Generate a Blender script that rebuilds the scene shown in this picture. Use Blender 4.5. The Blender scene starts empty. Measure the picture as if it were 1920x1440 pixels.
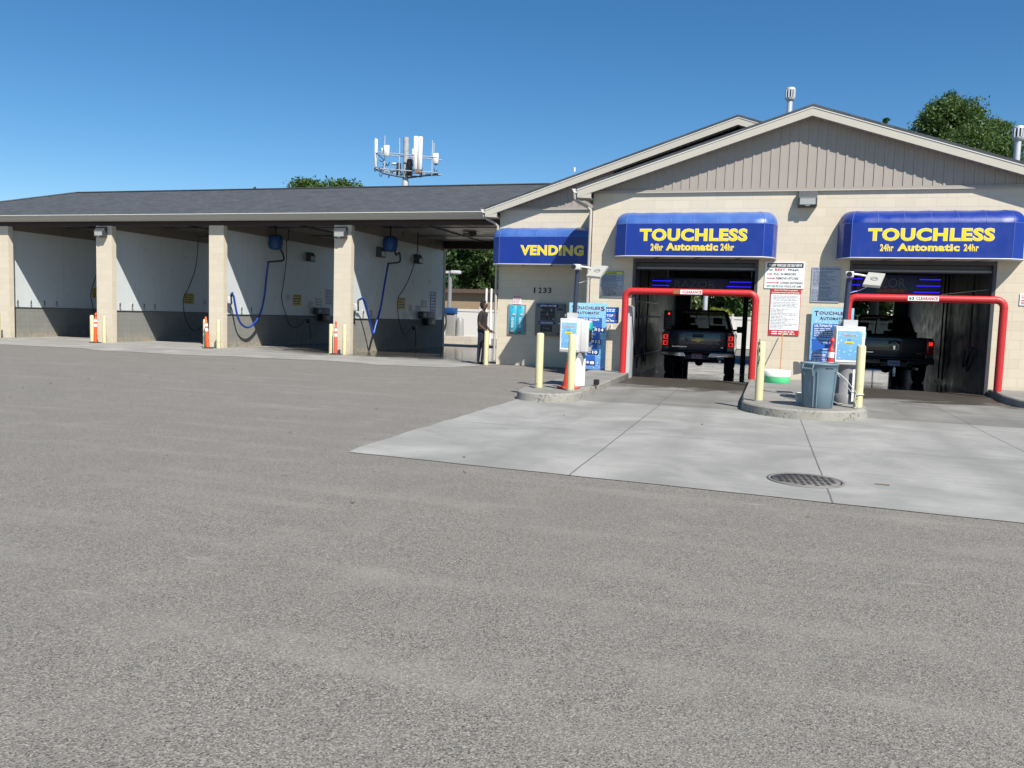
import bpy, bmesh, math, random
import numpy as np
from mathutils import Vector, Matrix
R = math.radians
random.seed(7)
S = bpy.context.scene
COL = S.collection
# ---------------------------------------------------------------- camera
CAM = Vector((0, 0, 1.40)); F = 1525.0
yaw, pit, rol = R(17.0), R(4.74), R(1.78)
fw = Vector((-math.sin(yaw)*math.cos(pit), math.cos(yaw)*math.cos(pit), -math.sin(pit)))
rt = Vector((math.cos(yaw), math.sin(yaw), 0)); up = rt.cross(fw)
r2 = rt*math.cos(rol)+up*math.sin(rol); u2 = -rt*math.sin(rol)+up*math.cos(rol)
cd = bpy.data.cameras.new('camera'); cam = bpy.data.objects.new('camera', cd); COL.objects.link(cam)
cd.sensor_width = 36; cd.lens = F/1920*36; cd.clip_start = .05; cd.clip_end = 3000
cam.matrix_world = Matrix(((r2.x, u2.x, -fw.x, CAM.x), (r2.y, u2.y, -fw.y, CAM.y), (r2.z, u2.z, -fw.z, CAM.z), (0, 0, 0, 1)))
S.camera = cam
def ray(px, py): return r2*((px-960)/F)+u2*(-(py-720)/F)+fw
def at(px, py, Y):
    d = ray(px, py); return CAM+d*((Y-CAM.y)/d.y)
def atX(px, py, X):
    d = ray(px, py); return CAM+d*((X-CAM.x)/d.x)
def atZ(px, py, z=0.):
    d = ray(px, py); return CAM+d*((z-CAM.z)/d.z)
# ---------------------------------------------------------------- light
SUN = Vector((.595, -.635, .965)).normalized()
W = bpy.data.worlds.new('World'); S.world = W; W.use_nodes = True
nt = W.node_tree; nt.nodes.clear()
sk = nt.nodes.new('ShaderNodeTexSky'); sk.sky_type = 'NISHITA'; sk.sun_disc = False
sk.sun_elevation = math.asin(SUN.z); sk.sun_rotation = math.atan2(SUN.x, SUN.y)
sk.altitude = 800; sk.air_density = 1.0; sk.dust_density = .1; sk.ozone_density = 4.0
hs_ = nt.nodes.new('ShaderNodeHueSaturation'); hs_.inputs['Hue'].default_value = .497; hs_.inputs['Saturation'].default_value = 1.25; hs_.inputs['Value'].default_value = 1.0
bg = nt.nodes.new('ShaderNodeBackground'); bg.inputs[1].default_value = .082
wo = nt.nodes.new('ShaderNodeOutputWorld'); nt.links.new(sk.outputs[0], hs_.inputs['Color']); nt.links.new(hs_.outputs[0], bg.inputs[0]); nt.links.new(bg.outputs[0], wo.inputs[0])
sl = bpy.data.lights.new('sun', 'SUN'); sl.energy = 5.0; sl.angle = R(.5); sl.color = (1, .95, .87)
so = bpy.data.objects.new('sun', sl); COL.objects.link(so); so.rotation_euler = SUN.to_track_quat('Z', 'Y').to_euler()
so.location = (20, -20, 30)
S.view_settings.view_transform = 'Standard'; S.view_settings.look = 'None'; S.view_settings.gamma = 1
S.view_settings.exposure = 0.55
S.render.engine = 'CYCLES'; S.cycles.max_bounces = 8; S.cycles.diffuse_bounces = 2
# ---------------------------------------------------------------- materials
MT = {}
class NB:
    def __init__(s, name):
        s.m = bpy.data.materials.new(name); s.m.use_nodes = True; s.t = s.m.node_tree; s.t.nodes.clear()
        s.o = s.n('OutputMaterial'); s.b = s.n('BsdfPrincipled'); s.l(s.b.outputs[0], s.o.inputs[0]); MT[name] = s.m
        s.geo = s.n('NewGeometry')
    def n(s, k, **kw):
        x = s.t.nodes.new('ShaderNode'+k)
        for a, v in kw.items(): setattr(x, a, v)
        return x
    def l(s, a, b): s.t.links.new(a, b)
    def val(s, x, i):
        if isinstance(i, (int, float)): x.default_value = i
        elif isinstance(i, (tuple, list)): x.default_value = i
        else: s.l(i, x)
    def math(s, op, a, b=None, c=None):
        x = s.n('Math', operation=op); s.val(x.inputs[0], a)
        if b is not None: s.val(x.inputs[1], b)
        if c is not None: s.val(x.inputs[2], c)
        return x.outputs[0]
    def noise(s, scale, vec=None, detail=3, rough=.55, dist=0):
        x = s.n('TexNoise'); x.inputs['Scale'].default_value = scale; x.inputs['Detail'].default_value = detail
        x.inputs['Roughness'].default_value = rough; x.inputs['Distortion'].default_value = dist
        s.l(vec if vec is not None else s.geo.outputs['Position'], x.inputs['Vector']); return x.outputs['Fac']
    def ramp(s, f, *st):
        x = s.n('ValToRGB'); e = x.color_ramp.elements
        while len(e) < len(st): e.new(.5)
        for k, (p, c) in enumerate(st):
            e[k].position = p; e[k].color = (c, c, c, 1) if isinstance(c, (int, float)) else (*c, 1)
        s.l(f, x.inputs[0]); return x.outputs[0]
    def mix(s, f, a, b, mode='MIX'):
        x = s.n('Mix', data_type='RGBA', blend_type=mode); s.val(x.inputs[0], f)
        for i, v in ((6, a), (7, b)):
            if isinstance(v, tuple): x.inputs[i].default_value = (*v[:3], 1)
            else: s.l(v, x.inputs[i])
        return x.outputs[2]
    def col(s, v):
        if isinstance(v, tuple): s.b.inputs['Base Color'].default_value = (*v[:3], 1)
        else: s.l(v, s.b.inputs['Base Color'])
    def rough(s, v): s.val(s.b.inputs['Roughness'], v)
    def bump(s, h, st=.3, d=.01):
        x = s.n('Bump'); x.inputs['Strength'].default_value = st; x.inputs['Distance'].default_value = d
        s.l(h, x.inputs['Height']); s.l(x.outputs[0], s.b.inputs['Normal'])
    def sep(s, v=None):
        x = s.n('SeparateXYZ'); s.l(v if v is not None else s.geo.outputs['Position'], x.inputs[0]); return x.outputs
    def comb(s, a, b, c=0.):
        x = s.n('CombineXYZ'); s.val(x.inputs[0], a); s.val(x.inputs[1], b); s.val(x.inputs[2], c); return x.outputs[0]
    def wallvec(s):
        """(along the wall, height) from the world position and the face normal"""
        p = s.sep(); nn = s.sep(s.geo.outputs['True Normal'])
        side = s.math('GREATER_THAN', s.math('ABSOLUTE', nn[0]), .7)
        u = s.math('ADD', s.math('MULTIPLY', p[1], side), s.math('MULTIPLY', p[0], s.math('SUBTRACT', 1., side)))
        return u, p
def simple(name, c, rough=.5, metal=0., var=.12, scale=6., bump=0., coat=0., spec=None):
    b = NB(name); f = b.noise(scale, detail=5)
    b.col(b.mix(f, tuple(x*(1-var) for x in c), tuple(min(1, x*(1+var)) for x in c)))
    b.b.inputs['Metallic'].default_value = metal
    b.rough(b.ramp(b.noise(scale*2.3), (.3, max(.02, rough-.07)), (.7, min(1, rough+.07))))
    if bump: b.bump(b.noise(scale*14, detail=4), bump, .004)
    if coat: b.b.inputs['Coat Weight'].default_value = coat; b.b.inputs['Coat Roughness'].default_value = .06
    if spec is not None: b.b.inputs['Specular IOR Level'].default_value = spec
    return b
def emit(name, c, st):
    b = simple(name, c, .4); b.b.inputs['Emission Color'].default_value = (*c, 1); b.b.inputs['Emission Strength'].default_value = st
def block(name, c, mort, bw=.4064, bh=.2032, dirt=.25, ms=.006, bstr=.55):
    b = NB(name); u, p = b.wallvec(); vec = b.comb(u, p[2])
    br = b.n('TexBrick'); br.offset = .5; br.inputs['Scale'].default_value = 1; br.inputs['Mortar Size'].default_value = ms
    br.inputs['Mortar Smooth'].default_value = .3; br.inputs['Brick Width'].default_value = bw; br.inputs['Row Height'].default_value = bh
    br.inputs['Color1'].default_value = (*[x*.96 for x in c], 1); br.inputs['Color2'].default_value = (*[min(1, x*1.03) for x in c], 1)
    br.inputs['Mortar'].default_value = (*mort, 1); b.l(vec, br.inputs['Vector'])
    n1 = b.noise(1.3, detail=6); n2 = b.noise(40, detail=3)
    c1 = b.mix(b.ramp(n1, (.35, 0.), (.75, .5*dirt)), br.outputs['Color'], tuple(x*.72 for x in c))
    low = b.math('MULTIPLY', b.ramp(p[2], (0., 1.), (.35, 0.)), b.ramp(b.noise(7, detail=6, dist=.6), (.42, 0.), (.62, 1.)))
    c1 = b.mix(b.math('MULTIPLY', low, dirt*1.6), c1, (.33, .28, .20))
    drip = b.ramp(b.noise(1, b.comb(b.math('MULTIPLY', u, 9.), b.math('MULTIPLY', p[2], .8)), detail=5), (.52, 0.), (.75, dirt*.7))
    b.col(b.mix(drip, c1, tuple(x*.7 for x in c))); b.rough(.82)
    h = b.math('ADD', b.math('MULTIPLY', br.outputs['Fac'], -1.), b.math('MULTIPLY', n2, .25)); b.bump(h, bstr, .006)
block('cream_block', (.60, .53, .41), (.545, .48, .368), dirt=.14, bstr=.42)
block('pillar_block', (.60, .53, .41), (.54, .475, .365), dirt=.2, bstr=.3)
block('grey_block', (.235, .235, .215), (.19, .19, .172), dirt=.9, bw=.4064, bstr=.4)
block('tan_block', (.30, .215, .13), (.25, .18, .11), bw=.8, bh=.4)
block('paver_brick', (.55, .50, .43), (.4, .36, .3))
# white washable panels with seams, scale and water streaks
def panels(name, c, seam, w=1.22, streak=.25, rough=.35):
    b = NB(name); u, p = b.wallvec()
    fr = b.math('FRACT', b.math('DIVIDE', u, w)); line = b.math('LESS_THAN', fr, .012)
    st = b.ramp(b.noise(1, b.comb(b.math('MULTIPLY', u, 5.), b.math('MULTIPLY', p[2], .45)), detail=6), (.45, 0.), (.75, 1.))
    cc = b.mix(b.math('MULTIPLY', st, streak), c, tuple(x*.62 for x in c)); cc = b.mix(b.ramp(b.noise(1.1, detail=5), (.4, 0.), (.8, .3)), cc, tuple(x*.8 for x in c))
    b.col(b.mix(line, cc, seam)); b.rough(b.ramp(b.noise(3), (.3, rough-.1), (.7, rough+.15))); b.bump(b.math('ADD', line, b.math('MULTIPLY', b.noise(9), .2)), .25, .006)
panels('white_panel', (.60, .64, .645), (.50, .53, .54), streak=.14)
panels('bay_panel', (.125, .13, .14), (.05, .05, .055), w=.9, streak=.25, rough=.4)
panels('ceiling_panel', (.20, .175, .15), (.14, .125, .11), w=2.44, streak=.2)
def ground(name, dark, light, grain, patchy=.25, g=95.):
    b = NB(name); pos = b.geo.outputs['Position']
    v = b.n('TexVoronoi'); v.inputs['Scale'].default_value = g; b.l(pos, v.inputs['Vector'])
    vs = b.sep(v.outputs['Color'])
    a = b.ramp(vs[0], (.0, dark), (.22, tuple(x*.62 for x in light)), (.7, light), (1., tuple(min(1, x*1.7) for x in light)))
    n0 = b.noise(g*.5, detail=4, rough=.7)
    a = b.mix(b.ramp(n0, (.35, .55), (.6, 0.)), a, tuple(x*.55 for x in light))
    a = b.mix(b.math('MULTIPLY', b.ramp(vs[1], (.9, 0.), (.93, 1.)), .35), a, (.34, .26, .20))
    big = b.noise(.35, detail=6, rough=.6, dist=.8); mid = b.noise(2.2, detail=6, rough=.65)
    a = b.mix(b.ramp(big, (.4, 0.), (.68, patchy)), a, tuple(x*.74 for x in light))
    a = b.mix(b.ramp(mid, (.5, 0.), (.72, patchy*.9)), a, tuple(min(1, x*1.22) for x in light))
    p = b.sep(); st = b.noise(1, b.comb(b.math('MULTIPLY', p[0], .35), b.math('MULTIPLY', p[1], 2.4)), detail=6, rough=.6)
    a = b.mix(b.ramp(st, (.52, 0.), (.7, patchy*1.1)), a, tuple(min(1, x*1.25) for x in light))
    spot = b.ramp(b.noise(3.3, detail=2), (.73, 0.), (.78, .6)); a = b.mix(spot, a, (.07, .065, .06))
    a = b.mix(b.ramp(b.noise(1.7, detail=7, rough=.75), (.70, 0.), (.73, .5)), a, (.42, .40, .36))
    sc = b.noise(1, b.comb(b.math('ADD', b.math('MULTIPLY', p[0], 1.1), b.math('MULTIPLY', p[1], .5)), b.math('MULTIPLY', p[1], 5.)), detail=7, rough=.75)
    a = b.mix(b.math('MULTIPLY', b.ramp(sc, (.60, 0.), (.66, .55)), b.ramp(b.noise(.25, detail=2), (.45, 0.), (.6, 1.))), a, (.34, .32, .28))
    tr = b.noise(1, b.comb(b.math('MULTIPLY', p[0], .22), b.math('ADD', b.math('MULTIPLY', p[1], 1.3), b.math('MULTIPLY', p[0], .35))), detail=4, rough=.5, dist=.4)
    a = b.mix(b.ramp(tr, (.5, 0.), (.66, .10)), a, tuple(x*.6 for x in light))
    b.col(a); b.rough(.9); b.bump(b.math('ADD', v.outputs['Distance'], n0), .5, grain)
ground('asphalt', (.018, .018, .017), (.214, .200, .176), .005, .34, 165.)
def concrete(name, c, wet=None, wr=.12, dirty=.3, joints=(), cross=()):
    b = NB(name); p = b.sep(); pos = b.geo.outputs['Position']
    n1 = b.noise(.9, detail=7, rough=.62, dist=.5); n2 = b.noise(60, detail=3); n3 = b.noise(6, detail=6, rough=.7)
    a = b.mix(b.ramp(n1, (.32, 0.), (.64, .9)), c, tuple(x*(1-dirty) for x in c))
    bst = b.noise(1, b.comb(b.math('MULTIPLY', p[0], 1.2), b.math('MULTIPLY', p[1], 14.)), detail=6, rough=.7)
    a = b.mix(b.ramp(bst, (.42, 0.), (.68, .42)), a, tuple(x*.62 for x in c))
    a = b.mix(b.ramp(b.noise(.55, detail=5, dist=1.2), (.52, 0.), (.66, .5)), a, tuple(min(1, x*1.22) for x in c))
    a = b.mix(b.ramp(n3, (.56, 0.), (.74, .4)), a, tuple(x*.6 for x in c)); a = b.mix(b.ramp(n2, (.3, .3), (.5, 0.)), a, tuple(x*.7 for x in c))
    lane = b.math('ABSOLUTE', b.math('SUBTRACT', b.math('ABSOLUTE', b.math('SUBTRACT', p[0], .7)), 2.35))
    tyre = b.math('ABSOLUTE', b.math('SUBTRACT', lane, .78)); tw = b.ramp(b.math('ADD', tyre, b.math('MULTIPLY', b.noise(1.3, detail=4), .25)), (.10, 1.), (.42, 0.))
    tn = b.noise(1, b.comb(b.math('MULTIPLY', p[0], 4.), b.math('MULTIPLY', p[1], .5)), detail=6, rough=.7)
    a = b.mix(b.math('MULTIPLY', tw, b.ramp(tn, (.3, .18), (.7, .62))), a, tuple(x*.5 for x in c))
    sp = b.noise(11, detail=6, rough=.8); a = b.mix(b.ramp(sp, (.66, 0.), (.72, .5)), a, tuple(x*.4 for x in c)); a = b.mix(b.ramp(b.noise(.8, detail=6, rough=.7, dist=2.), (.60, 0.), (.68, .35)), a, (c[0]*.85, c[1]*.74, c[2]*.58))
    rg = .8
    if wet is not None:
        w = wet(b, p); a = b.mix(b.math('MULTIPLY', w, .86), a, (.036, .030, .022)); rg = b.ramp(w, (.25, .8), (.8, wr)); b.val(b.b.inputs['Specular IOR Level'], b.ramp(w, (.3, .3), (.8, .5 if wr < .3 else .12)))
    h = b.math('ADD', n3, n2)
    for X in joints:
        wob = b.math('MULTIPLY', b.math('SUBTRACT', b.noise(1.5, detail=2), .5), .02)
        ln = b.math('LESS_THAN', b.math('ABSOLUTE', b.math('SUBTRACT', b.math('ADD', p[0], wob), X)), .008)
        a = b.mix(b.math('MULTIPLY', ln, .85), a, (.09, .085, .075))
    for Y in cross:
        wob = b.math('MULTIPLY', b.math('SUBTRACT', b.noise(1.1, detail=2), .5), .08)
        ln = b.math('LESS_THAN', b.math('ABSOLUTE', b.math('SUBTRACT', b.math('ADD', p[1], wob), Y)), .012)
        a = b.mix(b.math('MULTIPLY', ln, .55), a, (.10, .095, .09))
    b.col(a); b.rough(rg); b.bump(h, .15, .004)
def wet_auto(b, p):
    n = b.noise(1, b.comb(b.math('MULTIPLY', p[0], .9), b.math('MULTIPLY', p[1], 1.6)), detail=6, rough=.65, dist=.6)
    y = b.ramp(b.math('DIVIDE', b.math('SUBTRACT', p[1], 14.2), 5.5), (0., 0.), (.35, .15), (.62, .62), (.85, 1.))
    return b.ramp(b.math('ADD', b.math('MULTIPLY', n, .9), b.math('MULTIPLY', y, .70)), (.72, 0.), (.88, 1.))
def wet_bay(b, p):
    n = b.noise(1, b.comb(b.math('MULTIPLY', p[0], .8), b.math('MULTIPLY', p[1], 3.2)), detail=6, rough=.65, dist=.7)
    y = b.ramp(b.math('DIVIDE', b.math('SUBTRACT', p[1], 20.2), 5.5), (0., 0.), (1., 1.))
    x = b.ramp(b.math('DIVIDE', b.math('ADD', p[0], 20.), 8.), (0., .15), (.75, .95))
    return b.ramp(b.math('ADD', b.math('MULTIPLY', n, .8), b.math('MULTIPLY', b.math('MULTIPLY', x, y), .8)), (.72, 0.), (.92, 1.))
concrete('drive_concrete', (.335, .330, .305), joints=(-1.585, .60, 3.0), cross=(9.95,), dirty=.38)
concrete('old_concrete', (.245, .24, .22), wet=wet_auto, wr=.55, joints=(-1.62, 3.05), cross=(16.6,), dirty=.4)
concrete('apron_concrete', (.34, .33, .305), wet=wet_bay, dirty=.35)
concrete('kerb_concrete', (.27, .26, .235), dirty=.35)
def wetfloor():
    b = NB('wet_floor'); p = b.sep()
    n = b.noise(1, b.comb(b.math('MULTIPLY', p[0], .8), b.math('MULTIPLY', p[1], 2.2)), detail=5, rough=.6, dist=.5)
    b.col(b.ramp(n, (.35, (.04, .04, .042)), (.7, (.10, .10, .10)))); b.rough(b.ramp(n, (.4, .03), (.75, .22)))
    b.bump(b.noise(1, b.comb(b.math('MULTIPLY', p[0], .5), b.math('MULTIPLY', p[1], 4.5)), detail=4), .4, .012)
wetfloor()
def shingle():
    b = NB('shingles'); p = b.sep(); nn = b.sep(b.geo.outputs['True Normal'])
    side = b.math('GREATER_THAN', b.math('ABSOLUTE', nn[0]), .15)
    inv = b.math('SUBTRACT', 1., side)
    u = b.math('ADD', b.math('MULTIPLY', p[1], side), b.math('MULTIPLY', p[0], inv)); v = b.math('ADD', b.math('MULTIPLY', p[0], side), b.math('MULTIPLY', p[1], inv))
    br = b.n('TexBrick'); br.offset = .37; br.offset_frequency = 3; br.inputs['Scale'].default_value = 1; br.inputs['Mortar Size'].default_value = .006
    br.inputs['Brick Width'].default_value = .31; br.inputs['Row Height'].default_value = .14; br.inputs['Bias'].default_value = -.1
    br.inputs['Color1'].default_value = (.042, .048, .056, 1); br.inputs['Color2'].default_value = (.072, .080, .090, 1); br.inputs['Mortar'].default_value = (.02, .021, .024, 1)
    b.l(b.comb(u, v), br.inputs['Vector'])
    c = b.mix(b.ramp(b.noise(30, detail=4), (.3, .5), (.6, 0.)), br.outputs['Color'], (.055, .058, .066))
    b.col(b.mix(b.ramp(b.noise(1.2, detail=4), (.4, 0.), (.7, .10)), c, (.10, .10, .102))); b.rough(.9); b.bump(br.outputs['Fac'], .5, .01)
shingle()
simple('siding', (.33, .295, .258), .6, var=.05, scale=3); simple('trim', (.47, .44, .375), .5, var=.04); simple('trim_light', (.66, .64, .58), .45, var=.04)
simple('soffit', (.36, .32, .27), .6); simple('beam_paint', (.035, .016, .017), .6, var=.3); simple('downspout', (.40, .375, .33), .45, var=.05)
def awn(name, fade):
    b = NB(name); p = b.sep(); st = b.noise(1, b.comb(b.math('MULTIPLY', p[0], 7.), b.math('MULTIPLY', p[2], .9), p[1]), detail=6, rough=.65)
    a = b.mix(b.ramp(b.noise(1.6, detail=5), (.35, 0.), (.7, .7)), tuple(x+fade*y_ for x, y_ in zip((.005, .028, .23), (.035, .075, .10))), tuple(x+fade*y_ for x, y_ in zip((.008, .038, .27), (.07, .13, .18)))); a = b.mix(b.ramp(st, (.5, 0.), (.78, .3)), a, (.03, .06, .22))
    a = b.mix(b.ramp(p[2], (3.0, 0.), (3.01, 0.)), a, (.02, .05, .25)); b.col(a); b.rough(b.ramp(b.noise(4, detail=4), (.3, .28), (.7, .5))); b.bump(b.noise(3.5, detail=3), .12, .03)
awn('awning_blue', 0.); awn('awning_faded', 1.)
simple('awning_seam', (.10, .17, .48), .4); simple('awning_top', (.03, .085, .40), .36, var=.2, scale=2.5)
simple('white', (.80, .80, .78), .5, var=.04); simple('awning_under', (.50, .50, .48), .6, var=.15)
simple('yellow_letter', (.82, .60, .01), .45, var=.03); simple('black', (.012, .012, .014), .45, var=.3); simple('dark_grey', (.05, .052, .058), .5, var=.2)
simple('navy_metal', (.025, .035, .065), .4, var=.2); simple('mid_grey', (.22, .225, .225), .45, var=.1); simple('light_grey', (.55, .55, .54), .45, var=.06)
def painted(name, c, under, rough, low=.3):
    b = NB(name); p = b.sep(); n = b.noise(16, detail=7, rough=.75); lowf = b.ramp(b.math('DIVIDE', p[2], 3.), (.03, .10), (.3, 0.))
    a = b.mix(b.ramp(b.noise(2.5, detail=5), (.35, 0.), (.7, .5)), c, tuple(x*.82 for x in c)); chip = b.ramp(b.math('ADD', n, lowf), (.685, 0.), (.70, .85))
    st = b.ramp(b.noise(1, b.comb(b.math('MULTIPLY', p[0], 30.), b.math('MULTIPLY', p[1], 30.), b.math('MULTIPLY', p[2], 1.5)), detail=4), (.55, 0.), (.75, .35)); a = b.mix(st, a, tuple(x*.62+.02 for x in c))
    b.col(b.mix(chip, a, under)); b.rough(b.ramp(n, (.3, rough-.08), (.7, rough+.12))); b.bump(n, .15, .002)
painted('bollard_yellow', (.62, .56, .32), (.16, .12, .08), .5); painted('red_pipe', (.53, .024, .026), (.20, .06, .05), .42)
simple('orange_plastic', (.78, .10, .025), .5, var=.12, scale=9)
simple('cone_red', (.58, .06, .02), .5, var=.2, scale=9); simple('worn_red', (.62, .10, .06), .5, var=.25, scale=9)
simple('reflective_white', (.78, .76, .74), .35); simple('rubber', (.022, .022, .022), .8, var=.3); simple('hose_blue', (.008, .05, .30), .4)
simple('dome_blue', (.008, .06, .20), .5); simple('tower_grey', (.34, .36, .38), .6, var=.5, scale=2.2); simple('steel', (.5, .52, .55), .32, metal=.8, var=.1); simple('galvanised', (.52, .54, .56), .5, metal=.35, var=.22, scale=3)
simple('turquoise', (.04, .36, .50), .4, var=.08); simple('sign_white', (.78, .80, .80), .4, var=.03); simple('sign_red', (.52, .03, .035), .45); simple('sign_grey', (.36, .38, .42), .4, metal=.2, var=.06)
simple('sign_blue', (.02, .11, .42), .4); simple('sign_navy', (.01, .03, .16), .4); simple('caution_green', (.50, .58, .04), .4); simple('caution_yellow', (.62, .42, .04), .5)
simple('drop_light', (.30, .62, .80), .35, var=.1, scale=20); simple('teal', (.02, .45, .42), .35); simple('green_tub', (.10, .58, .24), .5, var=.3, scale=3); simple('tub_white', (.74, .78, .70), .5)
simple('can_grey', (.135, .20, .24), .5, var=.10, scale=4, bump=.06); simple('wood', (.42, .20, .08), .6); simple('tag', (.55, .40, .03), .4)
simple('truck_blue', (.005, .014, .040), .3, var=.1, coat=1.); simple('truck_black', (.004, .005, .007), .35, var=.1, coat=1.); simple('chrome', (.72, .73, .75), .12, metal=1., var=.04)
simple('tyre', (.014, .014, .015), .75, var=.2); simple('gold', (.62, .42, .10), .35, metal=.6); simple('plate_red', (.42, .05, .12), .4); simple('plate_blue', (.40, .50, .66), .4); simple('seat_grey', (.18, .19, .21), .7)
simple('lens_red', (.35, .01, .01), .2); simple('glass_lens', (.34, .35, .33), .15, var=.25, scale=20); simple('skin', (.085, .045, .03), .6); simple('shirt', (.018, .013, .014), .85); simple('trousers', (.010, .014, .03), .85); simple('hair', (.01, .009, .008), .8)
simple('bark', (.11, .085, .06), .9, var=.3, bump=.6); simple('vinyl_white', (.62, .60, .56), .4, var=.04); simple('canister', (.28, .28, .27), .4); simple('iron', (.17, .16, .145), .7, var=.3)
simple('flood_grey', (.36, .355, .32), .5, var=.05); simple('brown_eave', (.10, .065, .045), .6); simple('cab_grey', (.15, .148, .138), .45); simple('rust', (.30, .13, .05), .8); simple('twig', (.16, .12, .08), .9); simple('product', (.10, .08, .07), .6, var=.6, scale=30)
emit('led_blue', (.025, .015, 1.), .9); emit('lamp_red', (1., .03, .02), 1.6); emit('tail_red', (1., .03, .015), .6)
def glass(name, tint, fac):
    b = NB(name); t = b.n('BsdfTransparent'); t.inputs[0].default_value = (*tint, 1); g = b.n('BsdfGlossy'); g.inputs['Roughness'].default_value = .03
    m = b.n('MixShader'); m.inputs[0].default_value = fac; b.l(t.outputs[0], m.inputs[1]); b.l(g.outputs[0], m.inputs[2]); b.l(m.outputs[0], b.o.inputs[0])
glass('window_glass', (.20, .23, .24), .08); glass('dark_glass', (.10, .12, .13), .12)
def leaf(name, c1, c2):
    b = NB(name); r = b.n('NewGeometry').outputs['Random Per Island']
    b.col(b.ramp(r, (0., tuple(x*.65 for x in c1)), (.5, c1), (.85, c2), (1., tuple(x*1.35 for x in c2)))); b.rough(.55)
    tr = b.n('BsdfTranslucent'); tr.inputs[0].default_value = (c2[0]*1.1, c2[1]*1.25, c2[2]*.6, 1)
    m = b.n('MixShader'); m.inputs[0].default_value = .28; b.l(b.b.outputs[0], m.inputs[1]); b.l(tr.outputs[0], m.inputs[2]); b.l(m.outputs[0], b.o.inputs[0])
leaf('leaf_green', (.045, .085, .02), (.085, .15, .035)); leaf('leaf_dark', (.026, .066, .018), (.06, .13, .03)); leaf('leaf_yellow', (.16, .19, .03), (.32, .34, .06))
leaf('leaf_olive', (.06, .095, .03), (.13, .17, .06))
def menu_mat():
    b = NB('menu_print'); u, p = b.wallvec()
    grad = b.ramp(b.math('ADD', b.math('DIVIDE', p[2], 2.2), b.math('MULTIPLY', b.noise(3), .25)), (.1, (.10, .22, .52)), (.55, (.16, .40, .64)), (1., (.30, .62, .74)))
    v = b.n('TexVoronoi'); v.inputs['Scale'].default_value = 22; b.l(b.geo.outputs['Position'], v.inputs['Vector'])
    dr = b.ramp(v.outputs['Distance'], (.16, 1.), (.28, 0.)); b.col(b.mix(b.math('MULTIPLY', dr, .8), grad, (.72, .86, .92))); b.rough(.3)
menu_mat()
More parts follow.
